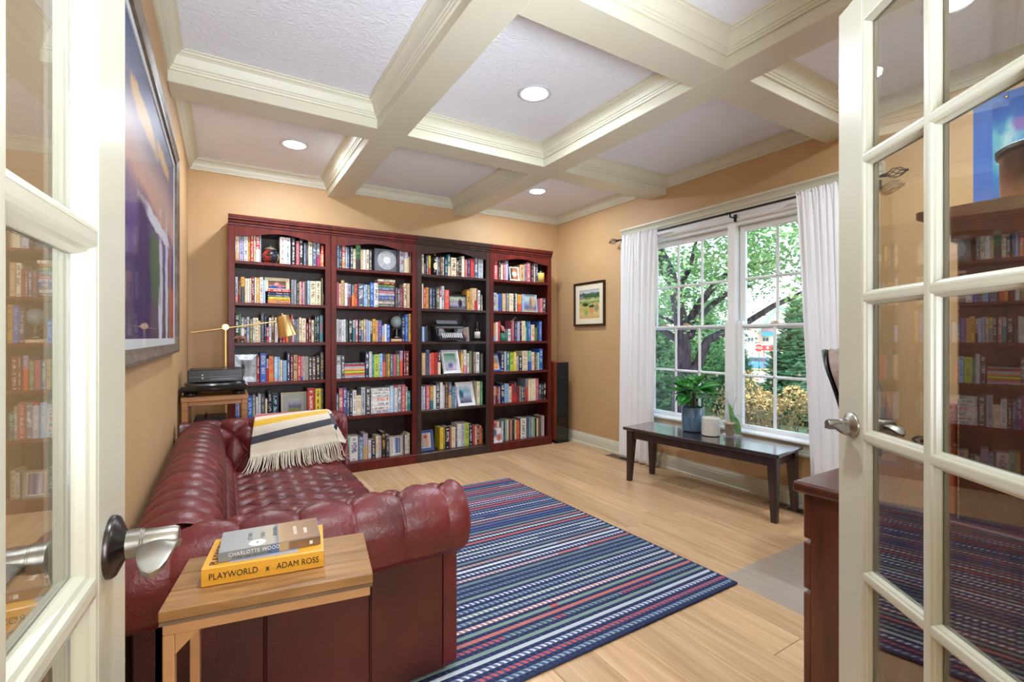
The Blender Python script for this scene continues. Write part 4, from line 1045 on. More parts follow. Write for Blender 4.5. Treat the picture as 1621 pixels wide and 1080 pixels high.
frame('photo_frame', 'pale blue framed colour photo, second shelf, rightmost bookcase', 'photo frame', 2.888, 4.36, 1.478, .195, .195, 7, .008, M_('pale_blue_frame', '9cb4d0', .4), 0, MATW, art_mat('couple_photo', [(0, 'd0a070'), (.2, '5a6488'), (.5, '8a98b0'), (.75, 'b8c4c8'), (1, '9cb0b8')], 'v', .3, 4, extra=[(.75, .6, .2, .35, 'c0a080', .2), (.6, .5, .08, .4, '8a705c', .2)]), group=SG)
frame('photo_frame', 'blue framed photo leaning back at left end, fourth shelf, rightmost bookcase', 'photo frame', 2.463, 4.36, .834, .13, .2, 20, .022, BLUEF, .006, MATW, art_mat('orange_photo', [(0, 'd08a50'), (.35, 'e0a068'), (.6, 'a89888'), (1, 'c8c4c0')], 'v', .4, 4), group=SG)
frame('greeting_card', 'small white card with printed figures, bottom shelf, rightmost bookcase', 'card', 2.472, 4.36, .083, .125, .155, 9, .004, WHITEF, 0, MATW, art_mat('card_print', [(0, 'e8e6e8'), (.3, 'e0dcdc'), (.5, '8890a8'), (.6, 'dcd8dc'), (1, 'eceaea')], 'v', .8, 6, extra=[(.75, .3, .25, .25, 'c87060', .05), (.3, .7, .25, .3, '5a6480', .25)]), glass=False, group=SG)
frame('photo_frame', 'black edged frame behind the typewriter, third shelf, dark brown bookcase', 'photo frame', 1.705, 4.54, 1.158, .12, .165, 6, .022, DARKF, 0, MATW, art_mat('dim_photo', [(0, '1c1c20'), (.5, '4a4844'), (1, '2a2a2c')], 'v', .5, 5), group=SG)
frame('photo_frame', 'pale framed pink photo beside the typewriter, third shelf, dark brown bookcase', 'photo frame', 2.15, 4.545, 1.158, .165, .15, 7, .01, M_('pale_frame', 'c8c8c0', .4), .004, MATW, art_mat('pink_photo', [(0, '8a7a90'), (.3, 'd89080'), (.6, 'e0b8a8'), (1, 'b8a8a0')], 'v', .6, 4, extra=[(.2, .4, .2, .5, 'c05048', .15)]), group=SG)
# ginger jar
JARM = art_mat('painted_porcelain', [(0, '1c2028'), (.25, '38404c'), (.45, 'd8d4c4'), (.6, '30384c'), (.8, 'c8402c'), (1, '2a2420')], 'u', 1.6, 5, rough=.2, extra=[(.3, .5, .12, .4, 'e0d8c4', .1), (.62, .55, .12, .3, 'c8482c', .1), (.45, .3, .07, .25, '4a6a40', .1), (.2, .3, .06, .25, 'd8c080', .1)])
J = thing('ginger_jar', 'round painted porcelain ginger jar with lid, top shelf, leftmost bookcase', 'jar', (.335, 4.41, 1.81))
b = B()
def jar(u, v):
    z = v*.115; r = .028+.038*sin(pi*min(1, (v*.93+.05)))**.75; a = 2*pi*u-pi/2
    return (.335+r*cos(a), 4.41+r*sin(a), 1.81+z)
b.grid(jar, 40, 20); b.obj('body', JARM, J, smooth=True)
B().lathe([(.047, .112), (.049, .118), (.046, .124), (.030, .134), (.014, .140), (.010, .145), (.014, .151), (.012, .158), (0, .161)], (.335, 4.41, 1.81), 28).obj('lid', M_('jar_lid', '8a8468', .25, '3c3828', 20), J, smooth=True)
# record plaque
P_ = thing('record_display', 'speckled grey disc with white centre on a dark square display, top shelf, second bookcase', 'record display', (1.305, 4.37, 1.81), None)
P_.rotation_euler = (0, 0, 0)
DISCG = M_('speckled_disc', 'c8ccd0', .45, '8c9298', 180, detail=2)
box('board', M_('slate_board', '6a7078', .4, '4a5058', 6), P_, 1.185, 1.425, 4.372, 4.384, 1.8105, 2.02, bevel=.002)
box('sleeve', M_('dark_sleeve', '14181c', .4), P_, 1.178, 1.418, 4.386, 4.40, 1.8105, 2.005)
My = Matrix.Rotation(pi/2, 4, 'X')
B().lathe([(.088, 0), (.088, .004), (.032, .006), (.032, .004)], (1.30, 4.372, 1.916), 48, My).obj('disc', DISCG, P_, smooth='auto')
B().lathe([(.034, .004), (.034, .007), (.007, .007), (.007, .0045), (0, .0045)], (1.30, 4.372, 1.916), 32, My).obj('centre_label', WHITEF, P_, smooth='auto')
# globe
G = thing('globe', 'small antique toned desk globe on silver stand, third shelf, second bookcase', 'globe', (1.40, 4.42, 1.194))
GM = M_('globe_map', '8fa0a0', .35, 'c8a070', 9, contrast=(.48, .54))
gc = Vector((1.407, 4.42, 1.345)); B().ico(gc, (.058,)*3, n=32, m=20).obj('sphere', GM, G, smooth=True)
pts = [gc+Vector((.066*cos(a), 0, .066*sin(a))) for a in [radians(-115+i*11) for i in range(18)]]
B().tube(pts, .0035, 8).obj('meridian_arm', NICKEL, G, smooth=True)
b = B(); b.cyl(gc+Vector((.0236, 0, .0540)), gc+Vector((.032, 0, .0735)), .003); b.cyl(gc+Vector((-.024, 0, -.054)), gc+Vector((-.034, 0, -.078)), .003); b.ico(gc+Vector((.034, 0, .078)), (.006,)*3); b.ico(gc+Vector((-.035, 0, -.080)), (.005,)*3)
b.obj('axis_pin', NICKEL, G, smooth=True)
B().lathe([(.045, 0), (.045, .006), (.034, .012), (.014, .022), (.007, .034), (.012, .044), (.014, .050), (.007, .058), (.006, .078), (.009, .086)], (1.410, 4.42, 1.1945), 28).obj('stand', NICKEL, G, smooth=True)
# carved animal figure
A = tag(B().obj('animal_figurine', None) if False else bpy.data.objects.new('animal_figurine', None), 'small carved brown hippo figurine, third shelf, left end of leftmost bookcase', 'figurine'); COL.objects.link(A); A.location = (.122, 4.335, 1.158); OFF[A.name] = Vector((0, 0, 0))
FIG = M_('carved_stone', '6a3e34', .3, '9a6a5c', 30)
b = B(); b.ico((0, 0, .034), (.040, .019, .022), n=20, m=12); b.ico((-.040, -.003, .036), (.017, .014, .015)); b.ico((-.055, -.004, .030), (.013, .012, .010)); b.ico((-.036, .008, .051), (.004, .003, .006)); b.ico((-.036, -.012, .051), (.004, .003, .006))
b.obj('body', FIG, A, smooth=True)
for sx_ in (-.024, .024):
    for sy_ in (-.010, .010): B().cyl((sx_, sy_, 0), (sx_, sy_, .03), .008, .010, 12).obj('leg', FIG, A, smooth='auto')
# bottles
def bottle(lb, x, y, z, r, h, gm, lm, capm, shape='round', lz=(.3, .62)):
    T = thing('bottle', lb, 'bottle', (x, y, z), 'bottles on the bookcase shelves')
    B().lathe([(r*.9, 0), (r, .004), (r, h*.55), (r*.85, h*.63), (r*.4, h*.72), (r*.34, h*.78), (r*.34, h*.93)], (x, y, z), 24).obj('body', gm, T, smooth=True)
    B().lathe([(r*.4, h*.92), (r*.42, h), (0, h)], (x, y, z), 16).obj('cap', capm, T, smooth='auto')
    B().lathe([(r*1.015, h*lz[0]), (r*1.015, h*lz[1])], (x, y, z), 24).obj('label', lm, T, smooth=True)
    return T
DG = M_('dark_glass', '0c120e', .08, coat=.5)
bottle('black bottle with pale label, third shelf, right end of dark brown bookcase', 2.245, 4.37, 1.158, .030, .20, DG, art_mat('bottle_label', [(0, 'c8c4bc'), (.3, 'c8c4bc'), (.34, 'b05a4c'), (.7, 'a85848'), (.74, 'd0ccc4'), (1, 'd0ccc4')], 'v', .05, 5), DG, lz=(.16, .50))
bottle('bottle with large yellow label, top shelf, right end of rightmost bookcase', 3.045, 4.375, 1.81, .042, .205, DG, M_('yellow_label', 'd8bc60', .6, 'c4a44c', 30), DG, lz=(.02, .54))
T = bottle('black bottle with round cream label among books, top shelf, dark brown bookcase', 1.768, 4.352, 1.81, .021, .205, DG, DG, NICKEL)
B().lathe([(.022, 0), (.022, .002), (0, .003)], (1.768, 4.328, 1.895), 24, Matrix.Diagonal((1, 1, 1.7, 1)) @ My).obj('round_label', MATC, T, smooth='auto')
# teal pot with flag and pens
P_ = thing('teal_pot', 'small teal glazed pot holding flag and sticks, third shelf, rightmost bookcase', 'pot', (2.548, 4.375, 1.158))
B().lathe([(.030, 0), (.041, .006), (.047, .035), (.045, .060), (.037, .078), (.038, .086), (.034, .086), (.033, .07), (.0, .06)], (2.548, 4.375, 1.158), 28).obj('body', M_('teal_glaze', '1f6a5c', .15, '2f8a74', 14, coat=.5), P_, smooth=True)
Fg = thing('flag', 'small red and white striped flag on a stick standing in the teal pot', 'flag', (2.54, 4.375, 1.22))
B().cyl((2.552, 4.372, 1.225), (2.515, 4.36, 1.345), .0022, n=8).obj('stick', M_('stick_wood', 'b89060', .5), Fg)
FLG = art_mat('flag_stripes', [(0, 'b83040'), (.14, 'b83040'), (.15, 'e0d8d8'), (.28, 'e0d8d8'), (.29, 'b83040'), (.42, 'b83040'), (.43, 'e0d8d8'), (.56, 'e0d8d8'), (.57, 'b83040'), (.7, 'b83040'), (.71, 'e0d8d8'), (.84, 'e0d8d8'), (.85, 'b83040'), (1, 'b83040')], 'v', .0, 3, extra=[])
b = B(); b.grid(lambda u, v: (2.517+.045*u+(1-v)*.018, 4.357+.008*sin(u*7), 1.338-.066*(1-v)-.03*u), 12, 6); o_ = b.obj('cloth', FLG, Fg, smooth=True); o_.modifiers.new('t', 'SOLIDIFY').thickness = .0012
Pn = thing('metal_rod', 'long dark metal rod leaning in the teal pot on the rightmost bookcase', 'rod', (2.56, 4.38, 1.22))
B().cyl((2.56, 4.38, 1.222), (2.61, 4.45, 1.425), .003, n=8).obj('rod', BLACKM, Pn)
b = B(); b.cyl((2.633, 4.345, 1.365), (2.705, 4.35, 1.415), .0045, n=10)
o_ = b.obj('wooden_pen', M_('pen_wood', '8a7460', .4), None, org=(2.67, 4.347, 1.36)); tag(o_, 'slim wooden pen lying across book tops, third shelf, rightmost bookcase', 'pen')
# typewriter
T = thing('typewriter', 'black vintage typewriter with round keys, third shelf, dark brown bookcase', 'typewriter', (1.935, 4.40, 1.158))
tx, ty, tz = 1.935, 4.40, 1.158
TB = M_('typewriter_enamel', '2c2e34', .28, '484a52', 8, coat=.4, metal=.3); TS = M_('typewriter_steel', '8a8c92', .25, metal=.9)
b = B(); b.prism([(ty-.12, tz+.012), (ty-.125, tz+.03), (ty-.05, tz+.062), (ty-.05, tz+.012)], 'x', tx-.125, tx+.125); b.obj('keyboard_bed', TB, T, bevel=.003)
b = B()
for sx_ in (-1, 1):
    b.prism([(ty-.118, tz+.008), (ty-.122, tz+.03), (ty-.045, tz+.075), (ty-.02, tz+.135), (ty+.11, tz+.135), (ty+.12, tz+.008)], 'x', tx+sx_*.137-.008, tx+sx_*.137+.008)
b.obj('side_frame', TB, T, bevel=.003)
b = B()
def basket(u, v):
    a = pi*(u); r = .055+.04*v
    return (tx-r*cos(a)*1.25, ty-.05+.05*v, tz+.125-.02*v-sin(a)*r*.75)
b.grid(basket, 28, 5); b.obj('type_basket', TS, T, smooth=True).modifiers.new('t', 'SOLIDIFY').thickness = .002
b = B(); b.prism([(tx-.128, tz+.060), (tx-.128, tz+.128), (tx-.085, tz+.128), (tx-.062, tz+.085), (tx, tz+.066), (tx+.062, tz+.085), (tx+.085, tz+.128), (tx+.128, tz+.128), (tx+.128, tz+.060)], 'y', ty-.056, ty-.05)
b.obj('front_plate', M_('typewriter_plate', '7c7c84', .4), T)
B().cyl((tx-.165, ty, tz+.158), (tx+.165, ty, tz+.158), .017, n=24).obj('platen_roller', BLACKP, T, smooth='auto')
for sx_ in (-1, 1): B().cyl((tx+sx_*.165, ty, tz+.158), (tx+sx_*.185, ty, tz+.158), .016, .019, 16).obj('platen_knob', BLACKP, T, smooth='auto')
b = B(); b.box(tx-.15, tx+.15, ty-.025, ty-.018, tz+.134, tz+.15); b.box(tx-.155, tx+.155, ty+.015, ty+.03, tz+.128, tz+.15); b.obj('carriage', TS, T, bevel=.002)
b = B(); b.prism([(ty+.018, tz+.165), (ty+.012, tz+.17), (ty+.045, tz+.212), (ty+.052, tz+.21)], 'x', tx-.115, tx+.11); b.obj('paper_table', M_('typewriter_grey', '8e9098', .35), T)
b = B(); b.tube([(tx+.15, ty-.02, tz+.15), (tx+.165, ty-.03, tz+.19), (tx+.155, ty-.035, tz+.205)], .003, 8); b.tube([(tx+.155, ty-.02, tz+.15), (tx+.145, ty-.05, tz+.11), (tx+.13, ty-.07, tz+.085)], .003, 8); b.tube([(tx-.15, ty-.03, tz+.15), (tx-.10, ty-.06, tz+.10), (tx-.03, ty-.066, tz+.074)], .003, 8); b.obj('return_lever', NICKEL, T, smooth=True)
KC = M_('key_cap', '2a2a2e', .3); KR = M_('key_ring', 'cfcfd2', .35)
key_me = None
for r in range(4):
    for c in range(11):
        kx = tx-.108+c*.0205+r*.005; ky = ty-.118+r*.021; kz = tz+.043+r*.0125
        if key_me is None:
            k_ = B().lathe([(.0055, -.003), (.0068, 0), (.0068, .002), (.0055, .003), (.0, .0024)], (0, 0, 0), 10).obj('key', KR, T, org=(0, 0, 0)); k_.location = Vector((kx, ky, kz))-OFF[T.name]; k_.rotation_euler.x = radians(52); key_me = k_.data
        else:
            k_ = bpy.data.objects.new('key', key_me); COL.objects.link(k_); k_.parent = T; k_.location = Vector((kx, ky, kz))-OFF[T.name]; k_.rotation_euler.x = radians(52)
B().cyl((tx-.07, ty-.128, tz+.034), (tx+.07, ty-.128, tz+.034), .005, n=8).obj('space_bar', KC, T)
for sx_ in (-1, 1):
    for yy in (-.10, .10): B().cyl((tx+sx_*.13, ty+yy, tz+.0005), (tx+sx_*.13, ty+yy, tz+.012), .010, n=12).obj('foot', BLACKP, T)
# ------------------------------------------------------------------ oxblood chesterfield sofa along the left wall
LEATHER, N, L, b = newmat('oxblood_leather'); setin(b, rough=.37, spec=.5)
t = N.new('ShaderNodeTexCoord')
n1 = N.new('ShaderNodeTexNoise'); n1.inputs['Scale'].default_value = 5; n1.inputs['Detail'].default_value = 6; L.new(t.outputs['Object'], n1.inputs['Vector'])
r1 = N.new('ShaderNodeValToRGB'); e = r1.color_ramp.elements; e[0].position = .3; e[1].position = .72; e[0].color = (*S('4c1a1c'), 1); e[1].color = (*S('76292a'), 1)
L.new(n1.outputs['Fac'], r1.inputs[0])
n2 = N.new('ShaderNodeTexNoise'); n2.inputs['Scale'].default_value = 34; n2.inputs['Detail'].default_value = 8; n2.inputs['Distortion'].default_value = 2.2; L.new(t.outputs['Object'], n2.inputs['Vector'])
r2 = N.new('ShaderNodeValToRGB'); e = r2.color_ramp.elements; e[0].position = .64; e[1].position = .78; e[0].color = (0, 0, 0, 1); e[1].color = (.45, .45, .45, 1); L.new(n2.outputs['Fac'], r2.inputs[0])
mx = N.new('ShaderNodeMix'); mx.data_type = 'RGBA'; mx.inputs['B'].default_value = (*S('a06a60'), 1); L.new(r2.outputs[0], mx.inputs['Factor']); L.new(r1.outputs[0], mx.inputs['A']); L.new(mx.outputs['Result'], b.inputs['Base Color'])
vo = N.new('ShaderNodeTexVoronoi'); vo.inputs['Scale'].default_value = 230; L.new(t.outputs['Object'], vo.inputs['Vector'])
n3 = N.new('ShaderNodeTexNoise'); n3.inputs['Scale'].default_value = 26; n3.inputs['Detail'].default_value = 6; n3.inputs['Distortion'].default_value = 1; L.new(t.outputs['Object'], n3.inputs['Vector'])
ad = N.new('ShaderNodeMath'); ad.operation = 'MULTIPLY_ADD'; ad.inputs[1].default_value = .12; L.new(vo.outputs['Distance'], ad.inputs[0]); L.new(n3.outputs['Fac'], ad.inputs[2])
bp = N.new('ShaderNodeBump'); bp.inputs['Strength'].default_value = .32; bp.inputs['Distance'].default_value = .008; L.new(ad.outputs[0], bp.inputs['Height']); L.new(bp.outputs[0], b.inputs['Normal'])
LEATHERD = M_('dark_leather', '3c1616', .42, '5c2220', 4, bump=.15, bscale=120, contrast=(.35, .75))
SF = thing('chesterfield_sofa', 'worn oxblood leather chesterfield sofa with deep button tufting along the left wall', 'sofa', (.22, 2.45, 0))
RC, RR = .58, .122
def prof_pts():
    p = [(.20, .37), (.175, .43), (.148, .485), (.128, .53)]
    for i in range(0, 27):
        a = radians(-10+i*8.2); p.append((RR*cos(a), RC+RR*sin(a)))
    p += [(-.104, .505), (-.075, .478), (-.035, .468), (0.0, .466)]
    return p
PP = prof_pts(); cum = [0]
for a_, c_ in zip(PP, PP[1:]): cum.append(cum[-1]+sqrt((a_[0]-c_[0])**2+(a_[1]-c_[1])**2))
PLEN = cum[-1]
def prof_at(s):
    s = min(max(s, 0), PLEN*.99999); k = 0
    while cum[k+1] < s: k += 1
    f = (s-cum[k])/(cum[k+1]-cum[k]); a_, c_ = PP[k], PP[k+1]
    return a_[0]+(c_[0]-a_[0])*f, a_[1]+(c_[1]-a_[1])*f
def prof_full(s):
    n, z = prof_at(s); n0, z0 = prof_at(s-.012); n1_, z1 = prof_at(s+.012); tx, tz = n1_-n0, z1-z0; l = sqrt(tx*tx+tz*tz) or 1
    return n, z, tz/l, -tx/l     # outward normal
def ang_s(deg):   # arc length at roll angle
    best = min(range(len(PP)), key=lambda i: abs(degrees_(PP[i])-deg) if 3 < i < 31 else 1e9); return cum[best]
def degrees_(p): return math.degrees(atan2(p[1]-RC, p[0]))
EO, EI = .5, .36
def tuft(u, s, sA, pitch, ds, nrows, deep, pleat, u0=0.0, EO=.4, gl=.022):
    """padding height below the fully stuffed surface; s runs from seat up over the roll"""
    q = (u-u0)/pitch
    if s >= sA:
        k = abs(sin(pi*q)); f = min(1, max(0, (PLEN-s-.02)/.10)); g = exp(-(s-sA)/gl)
        v = k**EO
        return -(pleat*f+(deep-pleat*f)*g)*(1-v)
    d = (sA-s)/ds
    if d > nrows+.4:
        d = nrows+.4
    a_, c_ = q-.5*d, q+.5*d
    v = (abs(sin(pi*a_))*abs(sin(pi*c_)))**EI
    return -deep*(1-v)
def upholster(name, u0, u1, place, sA, pitch, ds, nrows, deep, pleat, nu, ns, cap=None, uo=0.0, s_from=0.0, eo=.4, gl=.022):
    bb = B(); vs = []
    for j in range(ns+1):
        s = s_from+(PLEN-s_from)*j/ns; n_, z_, nn, nz = prof_full(s)
        for i in range(nu+1):
            u = u0+(u1-u0)*i/nu; h = tuft(u, s, sA, pitch, ds, nrows, deep, pleat, uo, eo, gl)
            k = 1.0
            if cap and u > cap[0]:
                tt = min(1, (u-cap[0])/(cap[1]-cap[0])); h *= (1-tt); k = 1-.10*tt**3
            n2_, z2 = n_+nn*h, z_+nz*h
            if k != 1: n2_, z2 = n2_*k, RC+(z2-RC)*k
            vs.append(place(u, n2_, z2))
    fs = [(j*(nu+1)+i, j*(nu+1)+i+1, (j+1)*(nu+1)+i+1, (j+1)*(nu+1)+i) for j in range(ns) for i in range(nu)]
    bb.add(vs, fs); o = bb.obj(name, LEATHER, SF, smooth=True)
    btn = []
    for r in range(nrows+1):
        q0 = math.ceil((u0+.03-uo)/pitch-.5*(r % 2)); q = q0
        while uo+(q+.5*(r % 2))*pitch < u1-.05:
            u = uo+(q+.5*(r % 2))*pitch; s = sA-r*ds
            if s > s_from+.015:
                n_, z_, nn, nz = prof_full(s); btn.append((place(u, n_-nn*(deep-.004), z_-nz*(deep-.004)), place(u, n_+nn, z_+nz)))
            q += 1
    return o, btn
YN, YFA, XB = 1.530, 3.365, -.112
place_near = lambda u, n, z: (u, YN+n, z)
place_far = lambda u, n, z: (u, YFA-n, z)
place_back = lambda u, n, z: (XB+n, u, z)
sTop = ang_s(97); sIn = ang_s(30)
btns = []
_, q = upholster('near_arm', -.215, .705, place_near, sTop, .148, .12, 3, .040, .008, 240, 150, (.66, .705), uo=.035, eo=.25, gl=.030); btns += q
_, q = upholster('far_arm', -.215, .705, place_far, ang_s(62), .143, .098, 3, .045, .014, 200, 140, (.66, .705), uo=.127); btns += q
_, q = upholster('sofa_back', YN+.02, YFA-.02, place_back, sIn, .118, .085, 3, .036, .024, 460, 110, None, uo=1.585, eo=.42); btns += q
bm_ = None
for (p, d) in btns:
    nv = (Vector(d)-Vector(p)).normalized()
    if bm_ is None:
        bb = B(); bb.lathe([(.0085, -.002), (.0088, .0005), (.006, .004), (0, .0052)], (0, 0, 0), 10); bo = bb.obj('button', LEATHERD, SF, smooth=True, org=(0, 0, 0)); bm_ = bo.data
    else: bo = bpy.data.objects.new('button', bm_); COL.objects.link(bo); bo.parent = SF
    bo.location = Vector(p)-OFF[SF.name]; bo.rotation_euler = nv.to_track_quat('Z', 'Y').to_euler()
# scroll-shaped arm fronts
for yc, sg in ((YN, 1), (YFA, -1)):
    outl = []
    for i in range(30):
        a = radians(-38+i*(256/29)); outl.append((yc+sg*RR*.90*cos(a), RC+RR*.90*sin(a)))
    outl += [(yc+sg*.0, .45), (yc+sg*.0, .05), (yc+sg*.15, .05), (yc+sg*.15, .44)]
    if sg < 0: outl = outl[::-1]
    B().prism(outl, 'x', .655, .708).obj('arm_front_panel', LEATHER, SF, bevel=.010, seg=3)
# outer side and back panels, with piped seams
for yc, sg in ((YN, -1), (YFA, 1)):
    ya, yb = sorted((yc, yc-sg*.03))
    xx = [-.20, .102, .4015, .654]
    for x0_, x1_ in zip(xx, xx[1:]): box('side_panel', LEATHERD, SF, x0_+.0012, x1_-.0012, ya, yb, .045, .50, bevel=.004)
    for xs_ in xx[1:3]: B().tube([(xs_, yc+sg*.001, .05), (xs_, yc+sg*.001, .46)], .0022, 6).obj('seam_piping', LEATHERD, SF)
    B().tube([(.656, yc+sg*.001, .05), (.656, yc+sg*.001, .46)], .004, 6).obj('seam_piping', LEATHER, SF)
box('back_panel', LEATHERD, SF, -.155, -.12, YN, YFA, .045, .52, bevel=.004)
box('base_frame', LEATHERD, SF, -.12, .63, YN+.03, YFA-.03, .05, .33)
box('front_rail', LEATHER, SF, .60, .655, YN+.12, YFA-.12, .06, .30, bevel=.02, seg=3)
# tufted seat
SY0, SY1 = YN+.13, YFA-.13
def seat(u, v):
    yy = SY0-.03+(SY1-SY0+.06)*u; s = v*.80
    du, dv = .128, .088
    if s < .56: x_, z_, nx, nz = .04+s, .418, 0, 1
    elif s < .56+.11: a = (s-.56)/.07; x_, z_, nx, nz = .60+.07*sin(a), .348+.07*cos(a), sin(a), cos(a)
    else: x_, z_, nx, nz = .67, .348-(s-.67), 1, 0
    z_ += .012*sin(pi*min(1, s/.56))
    q = yy/du; d = (s-.03)/dv
    v_ = (abs(sin(pi*(q-.5*d)))*abs(sin(pi*(q+.5*d))))**.3 if s < .53 else (1-(1-abs(sin(pi*(q-.5*d)))**.6)*.4)
    h = -.024*(1-v_)
    return (x_+nx*h, yy, z_+nz*h)
bb = B(); bb.grid(seat, 300, 110, uv=False); bb.obj('seat', LEATHER, SF, smooth=True)
for fx, fy in ((-.10, 1.60), (-.10, 3.29), (.60, 1.60), (.60, 3.29)):
    zb_ = .0115 if fx > 0 else .0003
    B().lathe([(.022, zb_), (.034, .018), (.036, .030), (.026, .044), (.024, .06)], (fx, fy, 0), 20).obj('bun_foot', M_('foot_wood', '4a2a1c', .35), SF, smooth=True)
# ------------------------------------------------------------------ striped throw over the far arm
BLK, N, L, b = newmat('throw_wool'); setin(b, rough=.9, sheen=.3)
tcn = N.new('ShaderNodeTexCoord'); sp2 = N.new('ShaderNodeSeparateXYZ'); L.new(tcn.outputs['UV'], sp2.inputs[0])
rr = N.new('ShaderNodeValToRGB'); rr.color_ramp.interpolation = 'CONSTANT'; el = rr.color_ramp.elements
st_ = [(0, 'd8ccb8'), (.37, 'b84a44'), (.46, 'dcd0c0'), (.53, 'dcb038'), (.625, 'd8ccba'), (.735, '45474e'), (.83, 'd8cab6')]
while len(el) < len(st_): el.new(.5)
for i, (p, c) in enumerate(st_): el[i].position = p; el[i].color = (*S(c), 1)
sk = N.new('ShaderNodeMath'); sk.operation = 'MULTIPLY_ADD'; sk.inputs[1].default_value = .085; L.new(sp2.outputs['X'], sk.inputs[0]); L.new(sp2.outputs['Y'], sk.inputs[2]); L.new(sk.outputs[0], rr.inputs[0])
nz_ = N.new('ShaderNodeTexNoise'); nz_.inputs['Scale'].default_value = 260; L.new(tcn.outputs['Object'], nz_.inputs['Vector'])
mm = N.new('ShaderNodeMix'); mm.data_type = 'RGBA'; mm.blend_type = 'MULTIPLY'; mm.inputs['Factor'].default_value = .35; L.new(rr.outputs[0], mm.inputs['A']); L.new(nz_.outputs['Fac'], mm.inputs['B'])
hs_ = N.new('ShaderNodeHueSaturation'); hs_.inputs['Value'].default_value = 1.2; L.new(mm.outputs['Result'], hs_.inputs['Color']); L.new(hs_.outputs[0], b.inputs['Base Color'])
bpn = N.new('ShaderNodeBump'); bpn.inputs['Strength'].default_value = .25; bpn.inputs['Distance'].default_value = .002; L.new(nz_.outputs['Fac'], bpn.inputs['Height']); L.new(bpn.outputs[0], b.inputs['Normal'])
TH = thing('throw_blanket', 'cream wool throw with yellow and charcoal stripes draped over the far sofa arm', 'blanket', (.38, 3.3, .72))
# path over the arm: from behind the roll, over the top, down the inner face
bp_ = []
for i in range(0, 26):
    a = radians(168-i*7.0); bp_.append((YFA+(RR+.012)*-cos(a)*-1*-1 if False else YFA-(RR+.012)*cos(a), RC+(RR+.012)*sin(a)))
bp_ += [(3.228, .55), (3.205, .515), (3.18, .485)]
bc = [0]
for a_, c_ in zip(bp_, bp_[1:]): bc.append(bc[-1]+sqrt((a_[0]-c_[0])**2+(a_[1]-c_[1])**2))
def bpath(s):
    s = min(max(s, 0), bc[-1]*.9999); k = 0
    while bc[k+1] < s: k += 1
    f = (s-bc[k])/(bc[k+1]-bc[k]); return bp_[k][0]+(bp_[k+1][0]-bp_[k][0])*f, bp_[k][1]+(bp_[k+1][1]-bp_[k][1])*f
def throw(u, v):
    end = bc[-1]*(1.0-.10*u)
    s = end*v
    y_, z_ = bpath(s)
    xx = .165+.435*u+.012*sin(v*5+u*2)-.02*v*(1-u)+.05*u*max(0, v-.45)
    rip = .006*sin(u*17+v*3)*max(0, v-.5)+.004*sin(u*29+1)*max(0, v-.6)
    return (xx, y_-.004-rip, z_+.002+.3*rip)
bb = B(); bb.grid(throw, 60, 70); o_ = bb.obj('cloth', BLK, TH, smooth=True); sm = o_.modifiers.new('t', 'SOLIDIFY'); sm.thickness = .006; sm.offset = 1
# folded-back right edge with the dark stripe of the under layer and a navy label
def fold(u, v):
    s = bc[-1]*.90*(.40+.60*v); y_, z_ = bpath(s); x0_ = throw(1, .44+.56*v)[0]
    return (x0_-.002+.040*u*(.3+v)+.006*sin(v*9), y_+.004+.018*u, z_-.006-.02*u*v)
bb = B(); bb.grid(fold, 8, 40); bb.uv = {k: [(q[0]*.1, .66+.30*q[1]) for q in u_] for k, u_ in bb.uv.items()}; o_ = bb.obj('folded_edge', BLK, TH, smooth=True); o_.modifiers.new('t', 'SOLIDIFY').thickness = .005
fx, fy, fz = fold(.5, .62)
B().box(-.011, .011, -.002, .002, -.021, .021, Matrix.Translation((fx, fy-.012, fz)) @ Matrix.Rotation(.25, 4, 'Y')).obj('label', M_('navy_label', '24304a', .8), TH)
RF = random.Random(4); bb = B()
for i in range(74):
    u = i/73; x_, y_, z_ = throw(u, 1.0)
    jx = RF.uniform(-.012, .012)-.030*(1-u)+.02*u; ln = RF.uniform(.10, .15)
    p0 = (x_, y_-.002, z_+.004); p1 = (x_+jx*.4, y_-.030-RF.uniform(0, .012), max(.452, z_-.030)); p2 = (x_+jx*.8, y_-.055-RF.uniform(0, .02), .437+RF.uniform(0, .006)); p3 = (x_+jx*1.3, y_-.02-ln+RF.uniform(-.01, .01), .434+RF.uniform(0, .004))
    bb.tube([p0, p1, p2, p3], [.0028, .0030, .0026, .0016], 5)
for i in range(16):
    v = i/15; x_, y_, z_ = fold(1, .9); x_ += RF.uniform(-.03, .012)
    bb.tube([(x_, y_, z_), (x_+.004, y_-.008, z_-.05), (x_+RF.uniform(0, .02), y_-.03, z_-.10), (x_+RF.uniform(0, .02), y_-.05-RF.random()*.03, .436)], [.0028, .003, .0025, .0016], 5)
o_ = bb.obj('fringe', M_('fringe_wool', 'd6cbb8', .9, 'c4b8a2', 60), TH, smooth=True); o_['kind'] = 'stuff'
